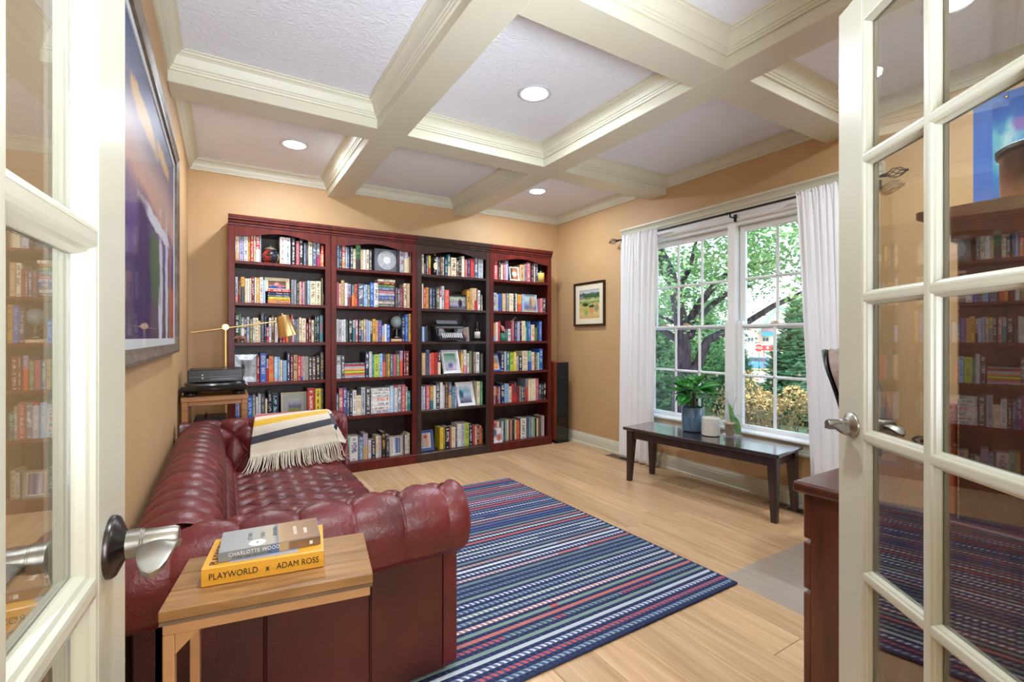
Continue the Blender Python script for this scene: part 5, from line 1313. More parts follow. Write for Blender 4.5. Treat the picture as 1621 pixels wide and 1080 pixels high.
# ------------------------------------------------------------------ C-shaped side table with two books
CT = thing('side_table', 'small C-shaped side table with rustic board top and tan metal frame at near sofa arm', 'side table', (0, 0, 0), local=True)
zt_ = .66; tw, td = .407, .245
for i in range(3):
    y0_ = td*i/3; box('plank', RUSTIC, CT, 0, tw, y0_+(.0014 if i else 0), y0_+td/3-(.0014 if i < 2 else 0), zt_-.022, zt_, bevel=.0016, org=(tw/2, y0_+td/6, zt_))
box('edge_band', wood('board_edge', '5e4a38', '86705a', .6, (3, 30, 30), 1.5), CT, .001, tw-.001, .001, td-.001, zt_-.030, zt_-.0222)
zq = zt_-.030
box('apron_bar', TANMETAL, CT, .006, tw-.006, .004, .024, zq-.022, zq, bevel=.002); box('apron_bar', TANMETAL, CT, .006, tw-.006, td-.024, td-.004, zq-.022, zq, bevel=.002)
box('apron_bar', TANMETAL, CT, tw-.026, tw-.006, .024, td-.024, zq-.022, zq, bevel=.002); box('apron_bar', TANMETAL, CT, .006, .026, .024, td-.024, zq-.022, zq, bevel=.002)
for y0_, y1_ in ((.004, .024), (td-.024, td-.004)):
    box('leg', TANMETAL, CT, .006, .026, y0_, y1_, .02, zq-.0222, bevel=.002)
    B().prism([(.0265, zq-.0225), (.068, zq-.0225), (.0265, zq-.064)], 'y', y0_+.004, y1_-.004).obj('corner_gusset', TANMETAL, CT)
    box('foot_bar', TANMETAL, CT, .006, tw-.03, y0_, y1_, .0, .02, bevel=.002)
box('foot_bar', TANMETAL, CT, .006, .026, .024, td-.024, .0, .02, bevel=.002)
CT.location = (-.110, 1.153, 0); CT.rotation_euler.z = radians(-9); OFF[CT.name] = Vector((0, 0, 0))
def text(body, size, mat, parent, M, name='lettering', ext=.0003, sx=1.0, align='LEFT', sp=1.0):
    c = bpy.data.curves.new(name, 'FONT'); c.body = body; c.size = size; c.extrude = ext; c.align_x = align; c.align_y = 'CENTER'; c.space_character = sp
    c.materials.append(mat); c.resolution_u = 3
    o = bpy.data.objects.new(name, c); COL.objects.link(o); bpy.context.view_layer.update()
    me = bpy.data.meshes.new_from_object(o.evaluated_get(bpy.context.evaluated_depsgraph_get())); bpy.data.objects.remove(o); bpy.data.curves.remove(c)
    o = bpy.data.objects.new(name, me); COL.objects.link(o); o.parent = parent; o.matrix_local = M @ Matrix.Diagonal((sx, 1, 1, 1)); return o
INK = M_('black_ink', '221a10', .5); WINK = M_('white_ink', 'eceae6', .5)
def lying_book(name, lb, loc, rot, wd, dp, th, cover_m, grp):
    o_ = bpy.data.objects.new(name, None)
    cv, pg = book_parts(True, 0, wd, 0, th, 0, dp)
    bo = cv.obj(name, cover_m, None); tag(bo, lb, 'book', grp); pg.obj('pages', PAPER, bo)
    paint(bo.data, [(len(cv.f), [(.5, .5, .5, .3)]*3)])
    bo.location = loc; bo.rotation_euler.z = radians(rot); bo.scale = (.947,)*3; return bo
YB_ = lying_book('book', 'thick yellow hardback lying on the side table under the grey paperback', (-.041, 1.213, zt_+.0006), -8.7, .258, .172, .043, M_('yellow_jacket', 'e6ac3c', .35, 'dca034', 3), 'books on the side table')
Mfront = Matrix.Rotation(pi/2, 4, 'X')
text('PLAYWORLD', .0205, INK, YB_, Matrix.Translation((.014, -.0006, .0215)) @ Mfront, sx=.82)
text('ADAM ROSS', .0205, INK, YB_, Matrix.Translation((.153, -.0006, .0215)) @ Mfront, sx=.84)
B().prism([(x_*.62+.051, z_*.7+.007) for x_, z_ in [(.128, .012), (.132, .020), (.129, .026), (.133, .026), (.135, .021), (.138, .027), (.140, .026), (.137, .018), (.141, .012), (.138, .012), (.135, .017), (.131, .012)]], 'y', -.0012, -.0004).obj('emblem', INK, YB_)
text('PLAYWORLD', .024, INK, YB_, Matrix.Translation((.022, .014, .0436)) @ Matrix.Rotation(pi/2, 4, 'Z'), sx=1.0)
B().box(.055, .20, .012, .06, .0431, .0435).obj('cover_art', M_('grey_cover_art', 'b4b4bc', .4, 'a4a8b8', 20), YB_)
GC = art_mat('paperback_cover', [(0, '9a9ea0'), (.3, 'a4a6a4'), (.52, 'b0a890'), (.56, '5a7494'), (.575, 'b0966c'), (.64, 'a8845c'), (1, '8a6a4c')], 'u', .05, 14, rough=.3, stretch=(1, 1, 1))
GB = lying_book('book', 'grey and brown paperback lying on top of the yellow book on the side table', (-.010, 1.226, zt_+.0418), -4.0, .222, .135, .022, M_('paperback_grey', '8e9498', .35), 'books on the side table')
bb = B(); bb.add([(0.001, .002, .0222), (.221, .002, .0222), (.221, .134, .0222), (.001, .134, .0222)], [(0, 1, 2, 3)], [[(0, 0), (1, 0), (1, 1), (0, 1)]]); bb.obj('cover_print', GC, GB)
bb = B(); bb.add([(.001, -.0005, .001), (.221, -.0005, .001), (.221, -.0005, .0212), (.001, -.0005, .0212)], [(0, 1, 2, 3)], [[(0, 0), (1, 0), (1, 1), (0, 1)]])
bb.obj('spine_print', art_mat('paperback_spine', [(0, '868c92'), (.45, '8a9096'), (.5, '4c6a94'), (.57, '4c6a94'), (.58, 'b89c70'), (.66, 'b89c70'), (.68, '8a6848'), (1, '7a5a40')], 'u', .03, 20, rough=.3), GB)
text('CHARLOTTE WOOD', .0125, WINK, GB, Matrix.Translation((.020, -.0012, .0145)) @ Mfront, sx=.86, sp=1.1)
text('STONE YARD DEVOTIONAL', .0062, INK, GB, Matrix.Translation((.028, -.0012, .0055)) @ Mfront, sx=.95, sp=1.15)
for i, (tx_, xx_) in enumerate((('STONE', .064), ('YARD', .092), ('DEVOTIONAL', .120))):
    text(tx_, .0135, M_('grey_ink', '5c6064', .5), GB, Matrix.Translation((xx_, .052, .0225)) @ Matrix.Rotation(pi/2, 4, 'Z'), sx=.95 if i < 2 else .62, sp=1.25)
for i, (tx_, xx_) in enumerate((('SHORTLISTED', .166), ('BOOKER', .190))):
    text(tx_, .0115, WINK, GB, Matrix.Translation((xx_, .038, .0225)) @ Matrix.Rotation(pi/2, 4, 'Z'), sx=.75, sp=1.05)
B().lathe([(.0185, .0222), (.0185, .0227), (0, .0228)], (.080, .027, 0), 32).obj('sticker', WINK, GB)
text('2', .014, INK, GB, Matrix.Translation((.080, .027, .0230)), align='CENTER')
box('barcode', WINK, GB, .196, .203, -.0012, -.0003, .006, .014)
# ------------------------------------------------------------------ braided rug
RUG, N, L, b = newmat('braided_rug'); setin(b, rough=.95)
tcn = N.new('ShaderNodeTexCoord'); sp3 = N.new('ShaderNodeSeparateXYZ'); L.new(tcn.outputs['UV'], sp3.inputs[0])
NR = 104
def mth(op, a, b_=None, c=None):
    m = N.new('ShaderNodeMath'); m.operation = op
    for i, q in enumerate((a, b_, c)):
        if q is None: continue
        if isinstance(q, (int, float)): m.inputs[i].default_value = q
        else: L.new(q, m.inputs[i])
    return m.outputs[0]
vr = mth('MULTIPLY', sp3.outputs['Y'], float(NR)); row = mth('FLOOR', vr); fr_ = mth('FRACT', vr)
odd = mth('GREATER_THAN', mth('MODULO', row, 2.0), .5)
wn1 = N.new('ShaderNodeTexWhiteNoise'); wn1.noise_dimensions = '1D'; L.new(mth('ADD', row, .37), wn1.inputs['W'])
wn2 = N.new('ShaderNodeTexWhiteNoise'); wn2.noise_dimensions = '1D'; L.new(mth('ADD', row, 51.13), wn2.inputs['W'])
def cramp(src, stops):
    q = N.new('ShaderNodeValToRGB'); q.color_ramp.interpolation = 'CONSTANT'; e = q.color_ramp.elements
    while len(e) < len(stops): e.new(.5)
    for i, (p, c) in enumerate(stops): e[i].position = p; e[i].color = (*S(c), 1)
    L.new(src, q.inputs[0]); return q.outputs[0]
seg_ = N.new('ShaderNodeTexNoise'); seg_.noise_dimensions = '2D'; seg_.inputs['Scale'].default_value = 1.0; cb = N.new('ShaderNodeCombineXYZ'); L.new(mth('MULTIPLY', sp3.outputs['X'], 3.0), cb.inputs[0]); L.new(mth('MULTIPLY', row, 9.7), cb.inputs[1]); L.new(cb.outputs[0], seg_.inputs['Vector'])
cA = cramp(mth('ADD', wn1.outputs['Value'], mth('MULTIPLY_ADD', seg_.outputs['Fac'], .14, -.07)), [(0, 'c05c5c'), (.16, '7e948c'), (.34, '5a6a90'), (.50, 'bcc4cc'), (.62, 'b87a78'), (.72, '6c8088'), (.86, '44578c')])
cB = cramp(wn2.outputs['Value'], [(0, 'd8dade'), (.22, 'c0655f'), (.42, '9aaca0'), (.56, '3a4c7c'), (.74, 'e2e2e4'), (.88, '7f9590')])
phase = mth('FRACT', mth('ADD', mth('MULTIPLY', sp3.outputs['X'], 62.0), mth('MULTIPLY', fr_, .7)))
dash = mth('MULTIPLY', mth('LESS_THAN', phase, .42), mth('GREATER_THAN', wn2.outputs['Value'], .18))
half = mth('GREATER_THAN', mth('FRACT', mth('ADD', mth('MULTIPLY', sp3.outputs['X'], 31.0), mth('MULTIPLY', fr_, .5))), .5)
mxa = N.new('ShaderNodeMix'); mxa.data_type = 'RGBA'; L.new(dash, mxa.inputs['Factor']); L.new(cA, mxa.inputs['A']); L.new(cB, mxa.inputs['B'])
nvn = N.new('ShaderNodeTexNoise'); nvn.inputs['Scale'].default_value = 160; L.new(tcn.outputs['Object'], nvn.inputs['Vector'])
navy = N.new('ShaderNodeMix'); navy.data_type = 'RGBA'; navy.inputs['A'].default_value = (*S('232c50'), 1); navy.inputs['B'].default_value = (*S('3c4a74'), 1); L.new(mth('MULTIPLY', mth('LESS_THAN', phase, .3), mth('GREATER_THAN', nvn.outputs['Fac'], .5)), navy.inputs['Factor'])
mxb = N.new('ShaderNodeMix'); mxb.data_type = 'RGBA'; L.new(odd, mxb.inputs['Factor']); L.new(navy.outputs['Result'], mxb.inputs['A']); L.new(mxa.outputs['Result'], mxb.inputs['B']); L.new(mxb.outputs['Result'], b.inputs['Base Color'])
bpn = N.new('ShaderNodeBump'); bpn.inputs['Strength'].default_value = .6; bpn.inputs['Distance'].default_value = .004
L.new(mth('ADD', mth('ABSOLUTE', mth('SUBTRACT', phase, .5)), mth('MULTIPLY', nvn.outputs['Fac'], .6)), bpn.inputs['Height']); L.new(bpn.outputs[0], b.inputs['Normal'])
c00, c10, c11, c01 = (.55, 1.385), (2.126, 1.392), (2.055, 3.425), (.52, 3.475)
def rugpt(u, v): return tuple((1-u)*(1-v)*c00[k]+u*(1-v)*c10[k]+u*v*c11[k]+(1-u)*v*c01[k] for k in (0, 1))
bb = B(); vs = []; fs = []; us = []; NV = NR*4
for j in range(NV+1):
    v = j/NV; zz = .0085+.0030*abs(sin(pi*v*NR))**.6
    for i in range(5):
        x_, y_ = rugpt(i/4, v); vs.append((x_, y_, zz))
for j in range(NV):
    for i in range(4):
        k = j*5+i; fs.append((k, k+1, k+6, k+5)); us.append([(i/4, j/NV), ((i+1)/4, j/NV), ((i+1)/4, (j+1)/NV), (i/4, (j+1)/NV)])
bb.add(vs, fs, us)
rg = bb.obj('rug', RUG, None, org=(1.3, 2.4, 0)); tag(rg, 'navy braided area rug with coral, green and white stripes on the oak floor', 'rug')
pts = [(*rugpt(*q), .0062) for q in [(i/12, 0) for i in range(13)]+[(1, i/12) for i in range(1, 13)]+[(1-i/12, 1) for i in range(1, 13)]+[(0, 1-i/12) for i in range(1, 13)]]
B().tube(pts, .0060, 8).obj('bound_edge', M_('navy_binding', '1e2644', .95, '2e3a60', 120), rg, smooth=True)
# ------------------------------------------------------------------ bench under the window
BN = thing('bench', 'long dark espresso wood bench with tapered legs under the window', 'bench', (0, 0, 0), local=True)
L2, W2 = .615, .20
box('top', ESPR_T, BN, -W2, W2, -L2, L2, .425, .45, bevel=.006)
for s in (-1, 1):
    xa, xb = sorted((s*(W2-.035), s*(W2-.052))); box('apron', ESPR, BN, xa, xb, -L2+.075, L2-.075, .36, .425)
    ya, yb = sorted((s*(L2-.04), s*(L2-.057))); box('end_apron', ESPR, BN, -W2+.075, W2-.075, ya, yb, .36, .425)
for sx_ in (-1, 1):
    for sy_ in (-1, 1):
        x1_, y1_ = sx_*(W2-.025), sy_*(L2-.022); w_ = .058; wb = .036
        top = [(x1_, y1_), (x1_-sx_*w_, y1_), (x1_-sx_*w_, y1_-sy_*w_), (x1_, y1_-sy_*w_)]; bot = [(x1_, y1_), (x1_-sx_*wb, y1_), (x1_-sx_*wb, y1_-sy_*wb), (x1_, y1_-sy_*wb)]
        vs = [(*p, .0003) for p in bot]+[(*p, .34) for p in top]+[(*p, .4248) for p in top]
        fs = [(0, 1, 5, 4), (1, 2, 6, 5), (2, 3, 7, 6), (3, 0, 4, 7), (4, 5, 9, 8), (5, 6, 10, 9), (6, 7, 11, 10), (7, 4, 8, 11), (3, 2, 1, 0), (8, 9, 10, 11)]
        if sx_*sy_ < 0: fs = [f[::-1] for f in fs]
        B().add(vs, fs).obj('leg', ESPR, BN, bevel=.002)
BN.location = (3.128, 2.315, 0); BN.rotation_euler.z = radians(7.0)
# blue pot with leafy plant
px_, py_ = 3.205, 2.475
PT = thing('potted_plant', 'leafy green plant in a glossy slate blue pot on the dark bench', 'plant', (px_, py_, .4505))
B().lathe([(.070, 0), (.078, .004), (.084, .018), (.085, .05), (.085, .19), (.083, .194), (.078, .192), (.077, .165), (0, .163)], (px_, py_, .4505), 40).obj('pot', M_('slate_glaze', '56728a', .16, '68869e', 3, coat=.6), PT, smooth=True)
b = B(); b.grid(lambda u, v: (px_+.076*v*cos(2*pi*u), py_+.076*v*sin(2*pi*u), .4505+.172+.008*sin(u*40)*v*(1-v)*4), 28, 6); b.obj('soil', M_('potting_soil', '3a2a20', .95, '7a5c44', 60, bump=.8), PT)
LEAF, N, L, b = newmat('plant_leaf'); setin(b, rough=.32)
t = N.new('ShaderNodeTexCoord'); sp4 = N.new('ShaderNodeSeparateXYZ'); L.new(t.outputs['UV'], sp4.inputs[0])
mr = N.new('ShaderNodeMath'); mr.operation = 'ABSOLUTE'; sb_ = N.new('ShaderNodeMath'); sb_.operation = 'SUBTRACT'; sb_.inputs[1].default_value = .5; L.new(sp4.outputs['X'], sb_.inputs[0]); L.new(sb_.outputs[0], mr.inputs[0])
rl = N.new('ShaderNodeValToRGB'); e = rl.color_ramp.elements; e[0].position = .0; e[1].position = .09; e[0].color = (*S('8cc070'), 1); e[1].color = (*S('2c7a34'), 1); L.new(mr.outputs[0], rl.inputs[0])
oi = N.new('ShaderNodeObjectInfo'); hs_ = N.new('ShaderNodeHueSaturation'); mp_ = N.new('ShaderNodeMapRange'); mp_.inputs['To Min'].default_value = .75; mp_.inputs['To Max'].default_value = 1.35; L.new(oi.outputs['Random'], mp_.inputs['Value']); L.new(mp_.outputs[0], hs_.inputs['Value']); L.new(rl.outputs[0], hs_.inputs['Color']); L.new(hs_.outputs[0], b.inputs['Base Color'])
tl = N.new('ShaderNodeBsdfTranslucent'); tl.inputs[0].default_value = (*S('5cb040'), 1); ms = N.new('ShaderNodeMixShader'); ms.inputs[0].default_value = .28
L.new(b.outputs[0], ms.inputs[1]); L.new(tl.outputs[0], ms.inputs[2]); L.new(ms.outputs[0], N['Material Output'].inputs[0])
def leafpt(u, v):
    w_ = .36*sin(pi*min(1, v*1.0)**.82)*(1-.25*v); x_ = (u-.5)*2*w_
    return (x_, v, -.22*v*v+.10*abs(u-.5)*2*w_*2-.01)
lb_ = B(); lb_.grid(leafpt, 4, 9); lo = None
RL = random.Random(21); STEM = M_('woody_stem', '7a6a58', .6, '5c4a3c', 40)
stems = [(-.02, .0, .30, -.5, .2), (.02, .01, .33, .35, -.1), (0, -.02, .30, -.15, -.4), (.01, .02, .27, .6, .3), (-.02, -.01, .26, -.8, -.2)]
leaf_no = 0
for (sx_, sy_, hh, dx, dy) in stems:
    base = Vector((px_+sx_*.5, py_+sy_*.5, .4505+.165)); tip = base+Vector((dx*.13, dy*.13, hh*.62)); mid = base.lerp(tip, .5)+Vector((-dx*.03, -dy*.03, .02))
    pts = [base, base.lerp(mid, .6), mid, mid.lerp(tip, .6), tip]
    B().tube(pts, [.006, .0055, .005, .0042, .003], 8).obj('stem', STEM, PT, smooth=True)
    for k in range(9):
        f = .55+.45*k/8; p = mid.lerp(tip, (f-.5)*2) if f > .5 else base.lerp(mid, f*2)
        az = RL.uniform(0, 2*pi); el_ = RL.uniform(-.35, .5) if k < 6 else RL.uniform(.1, .9)
        d = Vector((cos(az)*cos(el_), sin(az)*cos(el_), sin(el_))); d = (d+Vector((dx, dy, 0))*.5).normalized()
        ln = RL.uniform(.12, .175); q = p+d*.03
        if q.x+d.x*ln > 3.47: d.x = -abs(d.x)*.4; d.normalize()
        B().tube([p, p+d*.017+Vector((0, 0, .002)), q], .0016, 5).obj('petiole', LEAF, PT)
        if lo is None: lo = lb_.obj('leaf', LEAF, PT, smooth=True, org=(0, 0, 0)); o_ = lo
        else: o_ = bpy.data.objects.new('leaf', lo.data); COL.objects.link(o_); o_.parent = PT
        side = d.cross(Vector((0, 0, 1))).normalized(); up = side.cross(d)
        roll = RL.uniform(-.5, .5); s2 = side*cos(roll)+up*sin(roll); u2 = s2.cross(d)
        o_.matrix_local = Matrix.Translation(q-OFF[PT.name]) @ Matrix((s2, d, u2)).transposed().to_4x4() @ Matrix.Diagonal((ln*.95, ln, ln, 1))
# ribbed white pot
wx, wy = 3.18, 2.294
RP = thing('ribbed_pot', 'short white ribbed pot between the blue pot and the cutting on the bench', 'pot', (wx, wy, .4505))
pr = [(.056, 0)]
for i in range(14):
    z = .004+i*.0093; pr += [(.0635, z), (.066, z+.0025), (.066, z+.0062), (.0635, z+.0088)]
pr += [(.063, .136), (.058, .136), (.057, .02), (0, .02)]
B().lathe(pr, (wx, wy, .4505), 40).obj('body', M_('white_ceramic', 'e6e2da', .5, 'dcd6ca', 30), RP, smooth=True)
# small pot with a cutting in a clear saucer
kx, ky = 3.247, 2.163
KP = thing('plant_cutting', 'small beige pot with a green leaf cutting in a clear saucer on the bench', 'plant', (kx, ky, .4505))
B().lathe([(.052, 0), (.058, .002), (.070, .020), (.071, .022), (.068, .021), (.055, .004), (0, .003)], (kx, ky, .4505), 36).obj('saucer', clear_mat('clear_plastic', 'f0f0f2', .3, .06), KP, smooth=True)
B().lathe([(.026, .0045), (.036, .098), (.039, .100), (.039, .118), (.035, .118), (.034, .098), (0, .095)], (kx-.012, ky+.01, .4505), 28).obj('pot', M_('peat_pot', 'b89c7c', .8, 'd0c0a8', 30), KP, smooth=True)
GK = M_('succulent', '4a8a4c', .35, '86b070', 30)
def blade(p0, p1, p2, w_):
    p0, p1, p2 = Vector(p0), Vector(p1), Vector(p2); b = B()
    b.grid(lambda u, v: tuple((p0*(1-v)**2+p1*2*v*(1-v)+p2*v*v)+Vector((.6, -.8, 0))*((u-.5)*w_*(sin(pi*(v*.86+.07)))**.7)+Vector((.8, .6, 0))*(.006*sin(pi*u)*sin(pi*v))), 6, 12)
    o_ = b.obj('leaf', GK, KP, smooth=True); o_.modifiers.new('t', 'SOLIDIFY').thickness = .005
blade((kx-.005, ky+.0, .56), (kx-.005, ky-.01, .64), (kx-.015, ky+.015, .70), .026)
blade((kx+.0, ky-.005, .62), (kx+.025, ky-.035, .58), (kx+.03, ky-.045, .475), .034)
blade((kx-.01, ky+.0, .63), (kx+.01, ky-.02, .57), (kx+.012, ky-.035, .478), .03)
for a_, c_ in (((kx, ky, .63), (kx+.03, ky-.02, .76)), ((kx, ky, .62), (kx+.05, ky-.07, .60)), ((kx, ky, .66), (kx-.01, ky+.05, .74)), ((kx+.05, ky-.07, .60), (kx+.06, ky-.10, .54))):
    B().tube([a_, (Vector(a_)+Vector(c_))/2+Vector((0, 0, .01)), c_], .0012, 5).obj('tendril', STEM, KP)
# ------------------------------------------------------------------ curtains and rod
CURT = M_('curtain_linen', 'f0f0f0', .9, 'e8e8ea', 200, sheen=.2)
RX, RZ = 3.385, 2.172
RD = thing('curtain_rod', 'thin black curtain rod with twisted cage finials above the window', 'curtain rod', (RX, 2.4, RZ))
B().cyl((RX, 1.27, RZ), (RX, 3.50, RZ), .0085, n=16).obj('rod', BLACKM, RD, smooth='auto')
B().cyl((RX, 2.285, RZ), (RX, 2.305, RZ), .0105, n=16).obj('joint_ring', BLACKM, RD, smooth='auto')
for ye, sg in ((1.27, -1), (3.50, 1)):
    b = B(); b.cyl((RX, ye, RZ), (RX, ye+sg*.022, RZ), .011, .013)
    for k in range(6):
        pts = []
        for i in range(13):
            f = i/12; a = k*pi/3+f*2.4; r = .005+.024*sin(pi*f)**.9; pts.append((RX+r*cos(a), ye+sg*(.022+.095*f), RZ+r*sin(a)))
        b.tube(pts, .0026, 6)
    b.ico((RX, ye+sg*.122, RZ), (.008, .010, .008)); b.obj('finial', BRONZE, RD, smooth=True)
for yy in (1.31, 2.27, 3.45):
    b = B(); b.box(RX-.004, RX+.004, yy-.006, yy+.006, RZ-.03, RZ-.008); b.box(RX, XR+.0 if yy != 2.27 else XR-.012, yy-.006, yy+.006, RZ-.036, RZ-.026); b.box(XR-.022, XR-.012, yy-.012, yy+.012, RZ-.06, RZ-.002)
    b.obj('bracket', BLACKM, RD, bevel=.001)
def curtain(lb, y0, y1, b0, b1, folds, ph, xo=0):
    C_ = thing('curtain', lb, 'curtain', (RX, (y0+y1)/2, 0), 'white linen curtains at the window')
    def f(u, v):
        z = .012+(RZ+.028-.012)*(1-v); k = min(1, v*6); kk = .35+.65*min(1, v*1.5)
        yt, yb_ = y0+(y1-y0)*u, b0+(b1-b0)*u; yy = yt+(yb_-yt)*v**.8
        amp = .006+.014*kk
        g = sin(2*pi*folds*u+ph+.5*sin(3*u+2*v))*amp*(.55+.45*sin(5*u+ph))+.006*sin(2*pi*folds*2.3*u+1)*(1-.6*v)
        top = .004*sin(2*pi*folds*4.1*u)*exp(-v*14)
        if v < .045: g *= .45
        return (min(RX-.016+g*.9+top+xo-.008*v, 3.44), yy+.006*sin(2*pi*folds*u*2+ph)*k, z+(.004*sin(2*pi*folds*5.3*u) if v == 0 else 0))
    b = B(); b.grid(f, 140, 60); o_ = b.obj('cloth', CURT, C_, smooth=True); o_.modifiers.new('t', 'SOLIDIFY').thickness = .002
    b = B(); b.grid(lambda u, v: (RX-.016+.034*v, y0+(y1-y0)*u, RZ+.014+.012*sin(pi*v)+.002*sin(u*90)), 60, 6); b.obj('rod_pocket', CURT, C_, smooth=True)
curtain('white linen curtain panel at the left end of the window', 2.985, 3.43, 3.04, 3.46, 5, .4)
curtain('white linen curtain panel at the right end of the window behind the door', 1.30, 1.765, 1.28, 1.655, 5, 2.2)
# ------------------------------------------------------------------ pictures on the walls
def wall_picture(name, lb, Mx, w, h, fw, fd, fm, mb, mm, pm, glass=True):
    F = thing(name, lb, 'picture', (0, 0, 0), local=True); F.matrix_world = Mx
    w2, h2 = w/2, h/2
    def ring(a, b_, prof, mat, nm):
        n = len(prof); vs = []
        for d, y in prof: vs += [(-w2+d, y, -h2+d), (w2-d, y, -h2+d), (w2-d, y, h2-d), (-w2+d, y, h2-d)]
        B().add(vs, [(k*4+q, k*4+(q+1) % 4, (k+1)*4+(q+1) % 4, (k+1)*4+q) for k in range(n-1) for q in range(4)]).obj(nm, mat, F)
    ring(0, fw, [(0, 0), (0, -fd), (fw*.25, -fd*1.02), (fw*.7, -fd*.8), (fw, -fd*.72), (fw, -fd*.2)], fm, 'frame')
    if mb: ring(0, 0, [(fw*.9, -fd*.42), (fw+mb, -fd*.42), (fw+mb, -fd*.3)], mm, 'mat_board')
    a = fw+mb-.002
    B().add([(-w2+a, -fd*.3, -h2+a), (w2-a, -fd*.3, -h2+a), (w2-a, -fd*.3, h2-a), (-w2+a, -fd*.3, h2-a)], [(0, 1, 2, 3)], [[(0, 0), (1, 0), (1, 1), (0, 1)]]).obj('painting', pm, F)
    box('backing', M_('backing_board', '5a4636', .8), F, -w2+.004, w2-.004, -fd*.18, 0, -h2+.004, h2-.004)
    if glass: B().box(-w2+fw*.8, w2-fw*.8, -fd*.62, -fd*.56, -h2+fw*.8, h2-fw*.8).obj('glass', PGLASS, F)
    return F
# right wall (faces -x): local -y -> world -x ; local x -> world -y
MR = lambda x, y, z: Matrix(((0, 1, 0, x), (-1, 0, 0, y), (0, 0, 1, z), (0, 0, 0, 1)))
ML = lambda x, y, z: Matrix(((0, -1, 0, x), (1, 0, 0, y), (0, 0, 1, z), (0, 0, 0, 1)))
SMALL = art_mat('field_painting', [(0, 'c8a060'), (.18, 'd8bc80'), (.32, 'b8ac60'), (.46, 'd8c070'), (.56, '6a8a48'), (.64, 'c4c480'), (.74, '3a5c3c'), (.86, '48684c'), (.9, 'c8c4cc'), (1, 'b8b4c0')], 'v', .22, 7, extra=[(.3, .48, .16, .06, '2c4030', .1), (.62, .42, .14, .05, '34503c', .12), (.35, .2, .1, .09, '88a850', .2), (.85, .35, .08, .14, '9a8a70', .2), (.6, .25, .1, .1, 'd89060', .25), (.12, .74, .12, .05, '8a7a90', .1)])
wall_picture('framed_painting', 'small framed landscape painting in cream mat on the wall left of the window', MR(XR-.0005, 4.026, 1.568), .505, .485, .022, .030, M_('dark_walnut_frame', '2e1a12', .35, '3e2418', 20), .062, MATC, SMALL)
BIG = art_mat('abstract_landscape', [(0, '4a3c5a'), (.12, '5c4a60'), (.3, '46346a'), (.44, '5a4a86'), (.5, '6a5880'), (.56, 'b89088'), (.68, 'a89090'), (.8, '5c5a80'), (.92, '3c4a78'), (1, '34406c')], 'v', .16, 3.2, rough=.45,
              extra=[(.62, .2, .05, .32, 'c8ccd8', .06), (.78, .26, .04, .36, 'bcc4d8', .06), (.88, .2, .04, .3, 'a06a48', .08), (.96, .14, .03, .2, 'c04838', .06), (.5, .3, .12, .16, '3c6048', .1), (.55, .5, .3, .03, 'd0d4e0', .05), (.3, .2, .12, .3, '33285c', .1), (.35, .82, .2, .05, 'c8a068', .12), (.7, .86, .14, .04, 'c89c68', .1)])
wall_picture('framed_painting', 'large abstract landscape painting in a bronze frame on the left wall above the sofa', ML(XL+.0005, 2.36, 1.662), 1.78, 1.085, .045, .034, M_('bronze_frame', '5e5046', .5, '7c6c5c', 20, metal=.15), .03, M_('pale_mat', 'c8ccd0', .7), BIG)
PS = thing('art_poster', 'blue bordered abstract poster pinned to the wall above the hutch', 'poster', (XR, .62, 2.2))
POST = art_mat('poster_print', [(0, '2858a8'), (.3, '2c78b8'), (.5, '58a0b8'), (.7, '6ab0c0'), (.85, '2c60b0'), (1, '2450a0')], 'v', .6, 4, extra=[(.25, .75, .06, .07, '8468b0', .2), (.16, .5, .1, .2, 'a8ccd0', .2), (.4, .5, .2, .2, '4484c0', .2)])
box('border', M_('poster_blue', '2a62b4', .6), PS, XR-.003, XR-.0005, .35, .885, 1.80, 2.475)
B().add([(XR-.0035, .81, 1.87), (XR-.0035, .41, 1.87), (XR-.0035, .41, 2.43), (XR-.0035, .81, 2.43)], [(0, 1, 2, 3)], [[(0, 0), (1, 0), (1, 1), (0, 1)]]).obj('print', POST, PS)
B().ico((XR-.006, .757, 2.447), (.005, .008, .008)).obj('pin', BRASS, PS, smooth=True)
# ------------------------------------------------------------------ floor speaker, turntable stand, lamp
SP = thing('floor_speaker', 'tall tower speaker with black front and cherry sides beside the rightmost bookcase', 'speaker', (3.29, 4.43, 0))
CH = wood('speaker_cherry', '7a3420', '9a4a30', .3, (14, 14, 1.5), 1.4, coat=.3)
box('cabinet', CH, SP, 3.205, 3.375, 4.296, 4.59, .028, .918, bevel=.003); box('plinth', BLACKP, SP, 3.20, 3.38, 4.285, 4.595, .0003, .028, bevel=.002)
box('grille', M_('grille_cloth', '0d0f12', .8, '16181c', 300), SP, 3.209, 3.371, 4.280, 4.2955, .30, .914, bevel=.004); box('front_baffle', BLACKG, SP, 3.207, 3.373, 4.284, 4.2955, .03, .298, bevel=.002)
ST = thing('turntable_stand', 'open wooden box frame stand in the corner behind the sofa', 'stand', (-.044, 3.79, 0))
X0, X1, Y0, Y1, ZS = -.225, .137, 3.60, 3.97, .82
box('top_board', STANDW, ST, X0-.004, X1+.004, Y0-.004, Y1, ZS-.03, ZS, bevel=.002)
for xa in (X0, X1-.034):
    for ya in (Y0, Y1-.034): box('leg', STANDW, ST, xa, xa+.034, ya, ya+.034, .0003, ZS-.0305, bevel=.002)
for zz in (.30, ZS-.0305-.026):
    for ya in (Y0+.004, Y1-.026): box('rail', STANDW, ST, X0+.0345, X1-.0345, ya, ya+.022, zz, zz+.026, bevel=.002)
    for xa in (X0+.004, X1-.026): box('rail', STANDW, ST, xa, xa+.022, Y0+.0345, Y1-.0345, zz, zz+.026, bevel=.002)
